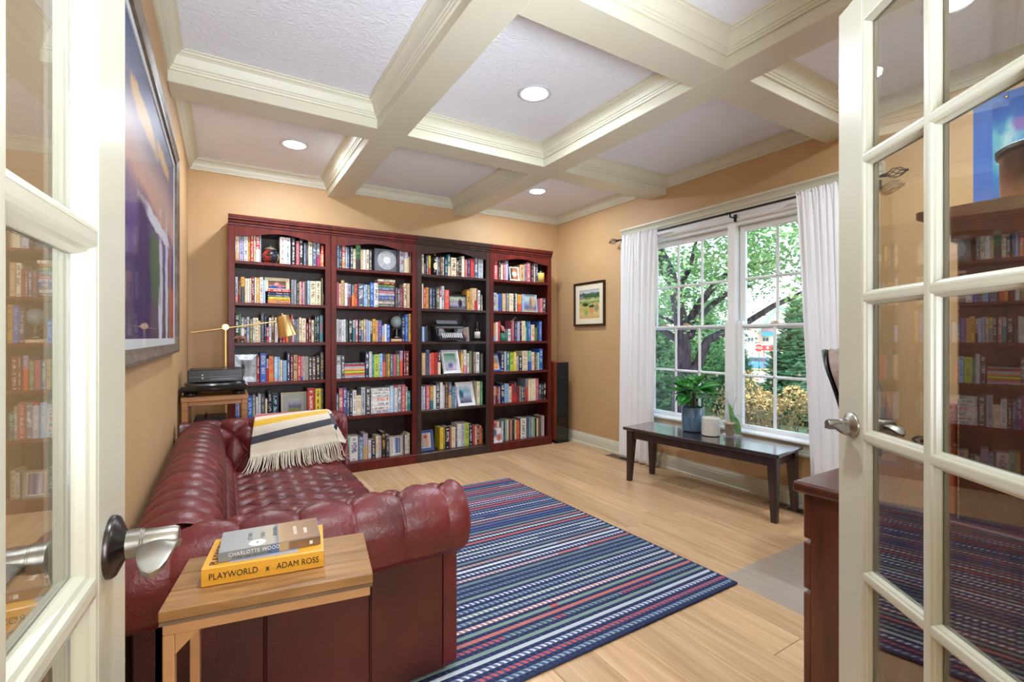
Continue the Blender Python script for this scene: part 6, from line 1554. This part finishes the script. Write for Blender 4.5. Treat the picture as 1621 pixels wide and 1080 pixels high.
box('lower_shelf', STANDW, ST, X0+.002, X1-.002, Y0+.002, Y1-.002, .327, .345)
RB2 = random.Random(3); b = None
o_ = B().box(-.172, -.02, 3.66, 3.93, .3455, .66).obj('storage_case', M_('navy_case', '141c2c', .4), ST, bevel=.004) if False else None
rec = B().box(-.165, .02, 3.64, 3.93, .3455, .665).obj('record_case', M_('navy_case', '141c2c', .4, '1c2638', 6), None, bevel=.006, org=(-.07, 3.78, .3455)); tag(rec, 'dark navy record case standing on the lower shelf inside the turntable stand', 'case')
B().tube([(-.10, 3.66, .666), (-.10, 3.72, .685), (-.10, 3.82, .685), (-.10, 3.88, .666)], .006, 8).obj('handle', BLACKP, rec, smooth=True)
TT = thing('turntable', 'black record turntable on round feet on the wooden stand', 'turntable', (-.045, 3.79, ZS))
box('plinth', BLACKG, TT, -.232, .142, 3.60, 3.965, ZS+.030, ZS+.068, bevel=.012)
for xx in (-.18, .09):
    for yy in (3.655, 3.92): B().lathe([(.028, .0004), (.034, .006), (.034, .020), (.024, .030)], (xx, yy, ZS), 24).obj('foot', BLACKP, TT, smooth='auto')
B().lathe([(.150, ZS+.068), (.150, ZS+.078), (.145, ZS+.081), (0, ZS+.081)], (-.07, 3.785, 0), 48).obj('platter', M_('platter', '8c8e92', .3, metal=.8), TT, smooth='auto')
RCV = thing('media_player', 'black component player with silver trim stacked on the turntable', 'media player', (-.045, 3.78, ZS+.0815))
z0 = ZS+.0815
box('body', BLACKP, RCV, -.195, .112, 3.632, 3.90, z0+.006, z0+.088, bevel=.005); box('disc_slot', M_('slot_black', '050506', .3), RCV, -.06, .09, 3.6305, 3.6325, z0+.052, z0+.056)
box('trim_strip', M_('dark_trim', '5a5c62', .3, metal=.5), RCV, -.19, .107, 3.6308, 3.6328, z0+.040, z0+.043); box('trim_strip', M_('silver_trim', '74767c', .25, metal=.7), RCV, -.07, .08, 3.6308, 3.6325, z0+.024, z0+.028)
for k in range(2): B().cyl((-.115, 3.6328, z0+.034+.02*k), (-.115, 3.6295, z0+.034+.02*k), .005, n=12).obj('button', NICKEL, RCV)
for xx in (-.17, .09): box('foot', BLACKP, RCV, xx-.012, xx+.012, 3.66, 3.88, z0+.0005, z0+.0062)
cbl = B(); cbl.tube([(-.20, 3.965, .86), (-.232, 3.985, .83), (-.236, 3.99, .6), (-.233, 3.98, .3), (-.22, 3.99, .004), (-.10, 4.05, .004)], .004, 8)
o_ = cbl.obj('power_cable', BLACKP, None, smooth=True, org=(-.2, 3.98, 0)); tag(o_, 'black cable hanging down the wall behind the turntable stand', 'cable')
LP = thing('floor_lamp', 'brass floor lamp with long balanced arm and cone shade before the leftmost bookcase', 'lamp', (.013, 4.09, 0))
B().lathe([(.13, .0003), (.13, .010), (.125, .014), (.02, .018), (.014, .03), (0, .03)], (.013, 4.09, 0), 40).obj('base', BRASS, LP, smooth='auto')
B().cyl((.013, 4.09, .02), (.013, 4.09, 1.262), .0105, n=20).obj('pole', BRASS, LP, smooth='auto')
B().cyl((.013, 4.066, 1.275), (.013, 4.108, 1.275), .022, n=28).obj('pivot_joint', BRASS, LP, smooth='auto')
B().cyl((-.20, 4.075, 1.232), (.355, 4.075, 1.322), .0062, n=14).obj('arm', BRASS, LP, smooth='auto')
ax = Vector((.040, .0, -.166)).normalized(); tp = Vector((.392, 4.062, 1.365))
sh = B(); Mq = ax.to_track_quat('Z', 'Y').to_matrix().to_4x4()
sh.lathe([(0, -.004), (.040, -.002), (.044, .002), (.072, .160), (.0705, .160), (.0425, .006), (0, .004)], tp, 40, Mq); sh.obj('shade', BRASS, LP, smooth='auto')
b = B(); b.cyl(tp-ax*.004, tp-ax*.022, .008, .006, 14); b.cyl((.352, 4.075, 1.322), tp+ax*.03+Vector((-.04, .008, 0)), .006, n=10); b.obj('shade_knuckle', BRASS, LP, smooth='auto')
B().ico(tp+ax*.09, (.026, .026, .032), Mq).obj('bulb', M_('frosted_bulb', 'e8e4dc', .4), LP, smooth=True)
# ------------------------------------------------------------------ desk with hutch, chair, chair mat (seen past and through the right door)
DK = thing('desk', 'cherry wood pedestal desk with hutch behind the right french door', 'desk', (2.3, .45, 0))
dx0, dx1, dy0, dy1 = 1.505, 3.05, .112, .765
tp_ = B().box(dx0-.02, dx1+.02, dy0, dy1+.025, .728, .762).obj('desk_top', DESKW, DK, bevel=.010, seg=3)
for xa, xb in ((dx0, dx0+.45), (dx1-.45, dx1)):
    for xs_ in ((xa, xa+.02), (xb-.02, xb)): box('side_panel', DESKW, DK, xs_[0], xs_[1], dy0+.01, dy1-.02, .0003, .727)
    box('plinth', DESKW, DK, xa+.02, xb-.02, dy0+.05, dy1-.045, .0003, .07)
    for z0_, z1_ in ((.075, .425), (.437, .578), (.590, .722)):
        d_ = box('drawer', DESKW, DK, xa+.004, xb-.004, dy1-.0195, dy1+.003, z0_, z1_, bevel=.003)
        B().tube([((xa+xb)/2-.05, dy1+.003, (z0_+z1_)/2), ((xa+xb)/2-.045, dy1+.026, (z0_+z1_)/2), ((xa+xb)/2+.045, dy1+.026, (z0_+z1_)/2), ((xa+xb)/2+.05, dy1+.003, (z0_+z1_)/2)], .004, 8).obj('handle', NICKEL, d_, smooth=True)
box('modesty_panel', DESKW, DK, dx0+.45, dx1-.45, dy0+.01, dy0+.03, .2, .727)
hx0, hx1, hy0, hy1 = 1.515, 3.04, .125, .415
PB = M_('particle_edge', 'c09468', .8, '8a6440', 120, contrast=(.4, .6))
for xs_ in ((hx0, hx0+.02), (2.02, 2.04), (2.52, 2.54), (hx1-.02, hx1)):
    box('hutch_side', DESKW, DK, xs_[0], xs_[1], hy0, hy1-.003, .7625, 1.425)
    box('raw_edge', PB, DK, xs_[0], xs_[1], hy1-.0028, hy1, .7625, 1.425)
box('hutch_back', DESKW, DK, hx0+.02, hx1-.02, hy0, hy0+.012, .7625, 1.425)
for z_ in (1.05, 1.40): box('hutch_shelf', DESKW, DK, hx0+.0205, hx1-.0205, hy0+.0125, hy1-.02, z_, z_+.02)
hc = [(hy0, 1.426), (hy1+.004, 1.426), (hy1+.004, 1.445), (hy1+.016, 1.452), (hy1+.02, 1.47), (hy1+.05, 1.488), (hy1+.07, 1.492), (hy1+.07, 1.512), (hy0, 1.512)]
b = B(); b.prism(hc[::-1], 'x', hx0-.035, hx1+.035); b.obj('crown_moulding', DESKW, DK, bevel=.003)
bx = B().box(1.53, 1.78, .423, .452, .7635, 1.035).obj('file_box', M_('orange_red_board', 'b0502c', .5, 'a0442a', 8), None, bevel=.003, org=(1.65, .437, .7635)); tag(bx, 'orange red upright file box standing on the desk before the hutch', 'file box')
B().box(1.6, 1.7, .4518, .4525, .93, .98).obj('label', MATW, bx)
HP_ = thing('copper_pot', 'rusty copper cylinder pot with dark rim standing on the hutch top', 'pot', (1.735, .285, 1.5125))
B().lathe([(.095, 0), (.104, .004), (.106, .14), (.110, .150), (.110, .158), (.104, .158), (.100, .03), (0, .03)], (1.735, .285, 1.5125), 44).obj('body', M_('aged_copper', '4c2e24', .4, 'b05c3a', 7, metal=.5, contrast=(.4, .62)), HP_, smooth='auto')
B().lathe([(.1115, .146), (.1135, .150), (.1135, .160), (.110, .162), (.108, .16)], (1.735, .285, 1.5125), 44).obj('rim', BLACKM, HP_, smooth=True)
HD = thing('headphones', 'black headphones with tan cushions lying on the desk behind the door glass', 'headphones', (2.28, .66, .7625))
b = B(); b.tube([(2.28+.09*cos(a), .66+.085*sin(a)*.9, .79+.012*sin(a)) for a in [radians(-10+i*12.5) for i in range(17)]], .010, 10); b.obj('headband', BLACKG, HD, smooth=True)
for sx_ in (-1, 1): B().lathe([(.0, .0), (.034, .001), (.038, .008), (.038, .022), (.03, .03), (.012, .031)], (2.28+sx_*.088, .63, .7628), 24).obj('ear_cup', M_('ear_cushion', '6a5850', .5), HD, smooth=True)
OC = thing('office_chair', 'office chair with taupe padded back and black frame pulled up to the desk', 'office chair', (0, 0, 0), local=True)
TAU = M_('taupe_fabric', 'a08c80', .85, '8e7c72', 40)
for k in range(5):
    a = 2*pi*k/5+.3; b = B(); b.tube([(0, 0, .085), (.15*cos(a), .15*sin(a), .08), (.29*cos(a), .29*sin(a), .068)], [.026, .020, .014], 10); lg = b.obj('leg', BLACKP, OC, smooth=True)
    B().cyl((.29*cos(a)-.018*sin(a), .29*sin(a)+.018*cos(a), .0263), (.29*cos(a)+.018*sin(a), .29*sin(a)-.018*cos(a), .0263), .026, n=16).obj('caster', BLACKP, lg, smooth='auto')
B().cyl((0, 0, .08), (0, 0, .40), .024, n=18).obj('gas_lift', BLACKM, OC, smooth='auto')
b = B(); b.ico((0, -.02, .455), (.245, .235, .05), n=32, m=14); b.obj('seat', TAU, OC, smooth=True)
box('seat_pan', BLACKP, OC, -.2, .2, -.2, .18, .40, .425, bevel=.012)
def backp(u, v, off=0):
    hw = (.235-.03*v)*sqrt(1-.75*(max(0, v-.78)/.22)**2)*(1 if v > .06 else .9); x_ = (u-.5)*2*hw
    return (x_, .22+.05*v+.10*v*v-.05*(2*abs(u-.5))**2*-1*-1+off, .58+.55*v)
b = B(); b.grid(lambda u, v: backp(u, v), 16, 20); o_ = b.obj('backrest', TAU, OC, smooth=True); q = o_.modifiers.new('t', 'SOLIDIFY'); q.thickness = .05; q.offset = 0
q2 = o_.modifiers.new('bv', 'BEVEL'); q2.width = .016; q2.segments = 3
b = B(); b.grid(lambda u, v: backp(u, v, .036), 16, 20); o_ = b.obj('back_shell', BLACKP, OC, smooth=True); o_.modifiers.new('t', 'SOLIDIFY').thickness = .012
B().tube([(0, .10, .41), (0, .27, .43), (0, .31, .55), (0, .30, .72)], .022, 10).obj('back_bar', BLACKM, OC, smooth=True)
for sx_ in (-1, 1):
    B().tube([(sx_*.20, .02, .415), (sx_*.285, .02, .43), (sx_*.30, .02, .56), (sx_*.295, .0, .665)], .015, 10).obj('arm_post', BLACKP, OC, smooth=True)
    box('arm_pad', BLACKP, OC, sx_*.295-.042, sx_*.295+.042, -.14, .12, .665, .695, bevel=.014)
OC.location = (2.72, .85, .0034); OC.rotation_euler.z = radians(5)
CM = B(); CM.box(2.13, 3.12, .82, 1.475, .0005, .003)
o_ = CM.obj('chair_mat', clear_mat('clear_vinyl', 'c8c2bc', .3, .25), None, bevel=.001, org=(2.6, 1.1, 0)); tag(o_, 'clear plastic chair mat on the oak floor beside the desk', 'chair mat')
# ------------------------------------------------------------------ outside the window
def gz(x, y): return -.55-.034*max(0, sqrt(x*x+y*y)-5)
MULCH = M_('lawn_ground', '7c8a58', .95, '9aa070', 1.2, detail=6)
b = B(); n_ = 24
def gnd(u, v):
    x_ = XR+.16+(95)*u**2; y_ = -40+110*v
    return (x_, y_, gz(x_, y_))
b.grid(gnd, 30, 30, uv=False); structure(b.obj('ground', MULCH))
b = B(); b.grid(lambda u, v: (XR+.17+4.6*u, 1.5+9*v, gz(XR+.17+4.6*u, 1.5+9*v)+.012), 8, 8, uv=False); structure(b.obj('mulch_bed', M_('mulch', '6a5460', .95, '9a8490', 30, bump=.6)))
ROADM = M_('pale_road', 'cfc4ba', .9, 'c2b6ac', 3)
def road(u, v):
    c = Vector((26+u*16, -30+95*v, 0)); return (c.x, c.y, gz(c.x, c.y)+.04)
b = B(); b.grid(road, 6, 30, uv=False); structure(b.obj('road', ROADM))
def leafmat(name, c1, c2, tr, rough=.55, scale=1.5):
    m, N, L, b = newmat(name); setin(b, rough=rough)
    t = N.new('ShaderNodeTexCoord'); n = N.new('ShaderNodeTexNoise'); n.inputs['Scale'].default_value = scale; n.inputs['Detail'].default_value = 8; n.inputs['Roughness'].default_value = .8; L.new(t.outputs['Object'], n.inputs['Vector'])
    r = N.new('ShaderNodeValToRGB'); e = r.color_ramp.elements; e[0].position = .3; e[1].position = .7; e[0].color = (*S(c1), 1); e[1].color = (*S(c2), 1); L.new(n.outputs['Fac'], r.inputs[0]); L.new(r.outputs[0], b.inputs['Base Color'])
    t2 = N.new('ShaderNodeBsdfTranslucent'); L.new(r.outputs[0], t2.inputs[0]); ms = N.new('ShaderNodeMixShader'); ms.inputs[0].default_value = tr
    L.new(b.outputs[0], ms.inputs[1]); L.new(t2.outputs[0], ms.inputs[2]); L.new(ms.outputs[0], N['Material Output'].inputs[0]); return m
def scatter(b, rng, pts, size, flat=.5, asp=.55, fold=True):
    for p in pts:
        a = rng.uniform(0, 2*pi); e = rng.gauss(0, flat); r = rng.uniform(0, 2*pi)
        d = Vector((cos(a)*cos(e), sin(a)*cos(e), sin(e))); s = d.cross(Vector((rng.gauss(0, .6), rng.gauss(0, .6), 1))).normalized()
        l = size*rng.uniform(.65, 1.3); w_ = l*asp*.5; p = Vector(p)
        n = len(b.v); b.v += [tuple(p-d*l*.5), tuple(p+s*w_-d*l*.05), tuple(p+d*l*.5), tuple(p-s*w_-d*l*.05)]; b.f.append((n, n+1, n+2, n+3))
BARK = M_('tree_bark', '2e2830', .9, '5c5258', 6, bump=.9, bscale=14, stretch=(3, 3, .6))
TR = thing('shade_tree', 'large leafy shade tree with dark forked trunk outside the left window', 'tree', (7.85, 6.34, gz(7.85, 6.34)))
F_ = Vector((.521, .8536, 0)); R_ = Vector((.8536, -.521, 0))
def px2(u, v, d): return Vector((0, 0, H))+F_*d+R_*((u-810.5)/748.5*d)+Vector((0, 0, (534-v)/748.5*d))
TL = [(9.5, [(1078, 712, .36), (1079, 640, .30), (1080, 590, .27), (1082, 552, .22), (1076, 500, .20), (1068, 460, .17), (1062, 430, .13), (1046, 395, .10), (1030, 360, .06)]),
      (9.4, [(1082, 600, .22), (1092, 588, .18), (1106, 575, .16), (1113, 555, .15), (1120, 540, .14), (1146, 526, .12), (1180, 512, .10), (1225, 484, .085), (1275, 462, .07), (1320, 452, .05)]),
      (9.6, [(1080, 530, .16), (1092, 508, .14), (1104, 486, .12), (1122, 462, .11), (1142, 440, .09), (1175, 424, .06), (1230, 410, .04)]),
      (9.3, [(1092, 535, .10), (1104, 505, .10), (1128, 482, .09), (1150, 466, .07), (1190, 452, .04)]),
      (9.7, [(1070, 480, .12), (1080, 445, .10), (1092, 425, .08), (1100, 390, .05), (1110, 340, .03)]),
      (9.6, [(1076, 540, .13), (1056, 528, .10), (1036, 515, .08), (1000, 500, .05)]), (9.4, [(1076, 516, .05), (1056, 505, .045), (1036, 498, .03), (1010, 470, .02)]),
      (9.6, [(1066, 455, .10), (1048, 430, .09), (1040, 400, .07), (1020, 360, .04)])]
for d_, P in TL:
    B().tube([px2(u, v, d_+.15*sin(i*1.3)) for i, (u, v, r) in enumerate(P)], [r*.64 for u, v, r in P], 12).obj('trunk' if P[0][2] > .3 else 'branch', BARK, TR, smooth=True)
RT = random.Random(8); b = B(); pts = []
cl = []
for i in range(860):
    u = RT.uniform(880, 1420); v = RT.uniform(-60, 520)-RT.random()*30; d_ = RT.uniform(7.6, 12.5)
    if 1165 < u < 1262 and 445 < v < 512 and RT.random() < .93: continue      # open gap towards the sky on the right
    if v > 470 and (u > 1150) and RT.random() < .7: continue
    cl.append((px2(u, v, d_), RT.uniform(.25, .6)))
for i in range(330): cl.append((px2(RT.uniform(880, 1165), RT.uniform(400, 650), RT.uniform(12.5, 17)), RT.uniform(.4, .8)))
for c, r in cl:
    for k in range(72): pts.append(c+Vector((RT.gauss(0, r*.55), RT.gauss(0, r*.55), RT.gauss(0, r*.34))))
scatter(b, RT, pts, .105, .45, .6)
o_ = b.obj('foliage', leafmat('tree_leaves', '4c8450', 'b0d898', .4), TR); o_['kind'] = 'stuff'
def conifer(lb, base, hgt, rad, seed, c1, c2):
    C_ = thing('conifer_tree', lb, 'tree', base); rg = random.Random(seed)
    bx_ = Vector(base); B().cyl(bx_, bx_+Vector((0, 0, hgt*.97)), rad*.06, .02, 10).obj('trunk', BARK, C_, smooth='auto')
    b = B()
    for i in range(150):
        f = (i+.5)/150; z = hgt*(.04+.94*f); r = rad*(1-f)**.85*rg.uniform(.8, 1.1); a = i*2.399
        d = Vector((cos(a), sin(a), 0)); n = max(10, int(120*(1-f)))
        for k in range(n):
            t = rg.random()**.6; p = bx_+Vector((0, 0, z))+d*r*t+Vector((0, 0, -.25*r*t+.12*r*t*t))
            off = d.cross(Vector((0, 0, 1)))*rg.gauss(0, .16*r*t+.04); p = p+off
            dd = (d+off*1.2+Vector((0, 0, rg.uniform(-.5, .6)))+Vector((rg.gauss(0, .35), rg.gauss(0, .35), 0))).normalized(); s = dd.cross(Vector((0, 0, 1))).normalized(); l = rad*rg.uniform(.16, .30)
            m = len(b.v); b.v += [tuple(p), tuple(p+dd*l*.5+s*l*.26), tuple(p+dd*l), tuple(p+dd*l*.5-s*l*.26)]; b.f.append((m, m+1, m+2, m+3))
    o = b.obj('needles', leafmat('needles_'+str(seed), c1, c2, .5, scale=2.5), C_); o['kind'] = 'stuff'
q = px2(1262, 640, 11.5); conifer('dense green spruce behind the golden hedge in the right window', (q.x, q.y, gz(q.x, q.y)), 3.0, 1.0, 3, '78b088', 'd4f0d0')
q = px2(1166, 640, 13); conifer('narrow green spruce partly hidden behind the window mullion', (q.x, q.y, gz(q.x, q.y)), 2.3, .62, 4, '78b084', 'd0ecc8')
q = px2(1110, 640, 16); conifer('pale green spruce behind the forked tree trunk in the left window', (q.x, q.y, gz(q.x, q.y)), 3.4, 1.5, 5, '8ab890', 'd8f4c8')
q = px2(1020, 640, 15); conifer('pale green spruce far left behind the left curtain', (q.x, q.y, gz(q.x, q.y)), 3.6, 1.5, 6, '8ab890', 'd8f4c8')
# golden hedge
HG = thing('hedge', 'golden leaved clipped hedge just outside the right window', 'hedge', (4.75, 1.4, gz(4.75, 1.4)))
rg = random.Random(12); b = B(); pts = []
for i in range(24000):
    y_ = rg.uniform(-1.6, 3.05); ctr = 4.78+.10*sin(y_*2); a = rg.uniform(-.25, pi*.62); rad = .46+.07*sin(y_*9)+.05*sin(y_*23+1)
    rr_ = rad*(1-.22*rg.random()**2); x_ = ctr-rr_*cos(a)*1.05; z_ = gz(x_, y_)+.60+.62*sin(a)*rr_/.46+.05*sin(y_*13)
    if rg.random() < .25: z_ = rg.uniform(gz(x_, y_)+.05, .1); x_ = ctr-.45+rg.uniform(-.03, .15)
    pts.append((x_, y_, z_))
scatter(b, rg, pts, .036, .8, .55)
o_ = b.obj('leaves', leafmat('golden_leaves', '8a7444', 'd2ba80', .3, scale=9), HG); o_['kind'] = 'stuff'
b = B()
for i in range(60):
    y_ = rg.uniform(-1.5, 3.0); x_ = 4.75+rg.uniform(-.15, .2); z0 = gz(x_, y_)
    b.tube([(x_, y_, z0), (x_+rg.uniform(-.2, .1), y_+rg.uniform(-.1, .1), z0+.45), (x_+rg.uniform(-.35, .1), y_+rg.uniform(-.2, .2), z0+.95)], [.012, .009, .004], 5)
o_ = b.obj('twigs', M_('twig_bark', '3a2c2c', .9), HG); o_['kind'] = 'stuff'
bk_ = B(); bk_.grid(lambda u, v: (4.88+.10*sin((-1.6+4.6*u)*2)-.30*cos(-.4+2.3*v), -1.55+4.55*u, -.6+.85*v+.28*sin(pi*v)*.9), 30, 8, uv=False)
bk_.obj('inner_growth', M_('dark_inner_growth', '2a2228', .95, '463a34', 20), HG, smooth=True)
# small brown shrub by the sign
q = px2(1183, 640, 8.0); SB = thing('shrub', 'small rusty brown shrub behind the hedge beside the window mullion', 'shrub', (q.x, q.y, gz(q.x, q.y)))
b = B(); scatter(b, rg, [(q.x+rg.gauss(0, .22), q.y+rg.gauss(0, .22), gz(q.x, q.y)+.1+abs(rg.gauss(.45, .3))) for i in range(1500)], .07, .8); o_ = b.obj('leaves', leafmat('rust_leaves', '5a5040', '8a7c58', .25), SB); o_['kind'] = 'stuff'
# stop sign, red notice board, house across the road
SGN = thing('stop_sign', 'red octagonal stop sign on a post across the road', 'sign', (0, 0, 0), local=True)
q = px2(1201, 590, 44); gq = gz(q.x, q.y)
B().cyl((0, 0, 0), (0, 0, px2(1201, 556, 44).z-gq), .035, n=10).obj('post', M_('sign_post', '5a6468', .5, metal=.5), SGN)
zc = px2(1201, 551, 44).z-gq
RED = M_('sign_red', 'd8322c', .5); WHT = M_('sign_white', 'f0f0f0', .5)
oc = lambda r: [(r*cos(pi/8+k*pi/4), zc+r*sin(pi/8+k*pi/4)) for k in range(8)]
B().prism(oc(.40), 'y', -.05, -.03).obj('border', WHT, SGN); B().prism(oc(.37), 'y', -.056, -.05).obj('plate', RED, SGN)
text('STOP', .30, WHT, SGN, Matrix.Translation((0, -.058, zc)) @ Matrix.Rotation(pi/2, 4, 'X'), align='CENTER')
SGN.location = (q.x, q.y, gq); SGN.rotation_euler.z = -atan2(q.x, q.y)
NB = thing('notice_board', 'red rectangular notice board beside the stop sign', 'sign', (0, 0, 0), local=True)
q = px2(1215, 590, 43); gq = gz(q.x, q.y); zc2 = px2(1215, 551, 43).z-gq
for sx_ in (-.30, .30): B().cyl((sx_, 0, 0), (sx_, 0, zc2), .03, n=8).obj('post', M_('board_post', 'b0322c', .5), NB)
box('board', RED, NB, -.42, .42, -.06, -.03, zc2-.22, zc2+.22); B().prism([(.0, zc2-.1), (.13, zc2+.02), (.07, zc2+.02), (.07, zc2+.12), (-.07, zc2+.12), (-.07, zc2+.02), (-.13, zc2+.02)], 'y', -.066, -.061).obj('emblem', WHT, NB)
NB.location = (q.x, q.y, gq); NB.rotation_euler.z = -atan2(q.x, q.y)
HS = thing('house', 'cream and brick house with green roof across the road', 'house', (0, 0, 0), local=True)
q = px2(1205, 590, 62); gq = gz(q.x, q.y); s_ = 62/748.5
SID = M_('cream_siding', 'f0e8dc', .8); BRK = M_('pale_brick', 'e6c2b6', .85, 'dcb2a6', 3); RFM = M_('green_roof', '7ab4ac', .8, '8ac0b8', 2)
X = lambda u: (u-1205)*s_
Z = lambda v: px2(1205, v, 62).z-gq
box('wall', SID, HS, X(1140), X(1290), 0, 9, 0, Z(528)); box('brick_band', BRK, HS, X(1174), X(1222), -.12, -.005, Z(530), Z(512)); box('brick_pier', BRK, HS, X(1197), X(1207), -.25, -.125, 0, Z(520))
B().prism([(X(1206), Z(520)), (X(1270), Z(520)), (X(1228), Z(486))], 'y', -.5, 6).obj('gable', SID, HS)
B().prism([(X(1200), Z(522)), (X(1228), Z(483)), (X(1278), Z(522)), (X(1276), Z(525)), (X(1228), Z(487)), (X(1203), Z(525))], 'y', -1.0, 7).obj('roof', RFM, HS)
B().prism([(0, Z(528)), (9, Z(528)), (4.5, Z(505))], 'x', X(1136), X(1205)).obj('roof', RFM, HS)
box('awning', M_('awning_blue', '3a88c8', .6), HS, X(1206), X(1222), -1.2, -.3, Z(532), Z(526))
DKG = M_('far_window', '4a5866', .2)
for u in (1190, 1211, 1238, 1256):
    fr__ = box('window', WHT, HS, X(u-4.6), X(u+4.6), -.22, -.14 if u < 1225 else -.01, Z(541), Z(534)); box('pane', DKG, fr__, X(u-4), X(u-.3), -.24, -.221, Z(540.3), Z(534.7)); box('pane', DKG, fr__, X(u+.3), X(u+4), -.24, -.221, Z(540.3), Z(534.7))
box('window', DKG, HS, X(1179), X(1182), -.02, .1, Z(541), Z(535))
HS.location = (q.x, q.y, gq); HS.rotation_euler.z = -atan2(q.x, q.y)
CR = thing('car', 'blue parked car across the road behind the stop sign', 'car', (0, 0, 0), local=True)
q = px2(1203, 582, 50); gq = gz(q.x, q.y); CB = M_('car_blue', '5088c8', .3, coat=.6)
B().prism([(-2.1, .25), (2.1, .25), (2.15, .7), (1.9, .85), (1.1, .95), (.5, 1.42), (-.9, 1.45), (-1.6, .98), (-2.1, .9)], 'y', -.85, .85).obj('body', CB, CR, bevel=.06)
B().prism([(1.0, .97), (.48, 1.36), (-.85, 1.38), (-1.45, .99)], 'y', -.865, .865).obj('side_glass', DKG, CR)
for xx in (-1.3, 1.35):
    for yy in (-.86, .72): B().cyl((xx, yy, .32), (xx, yy+.16, .32), .32, n=20).obj('wheel', BLACKP, CR)
CR.location = (q.x, q.y, gq); CR.rotation_euler.z = -atan2(q.x, q.y)
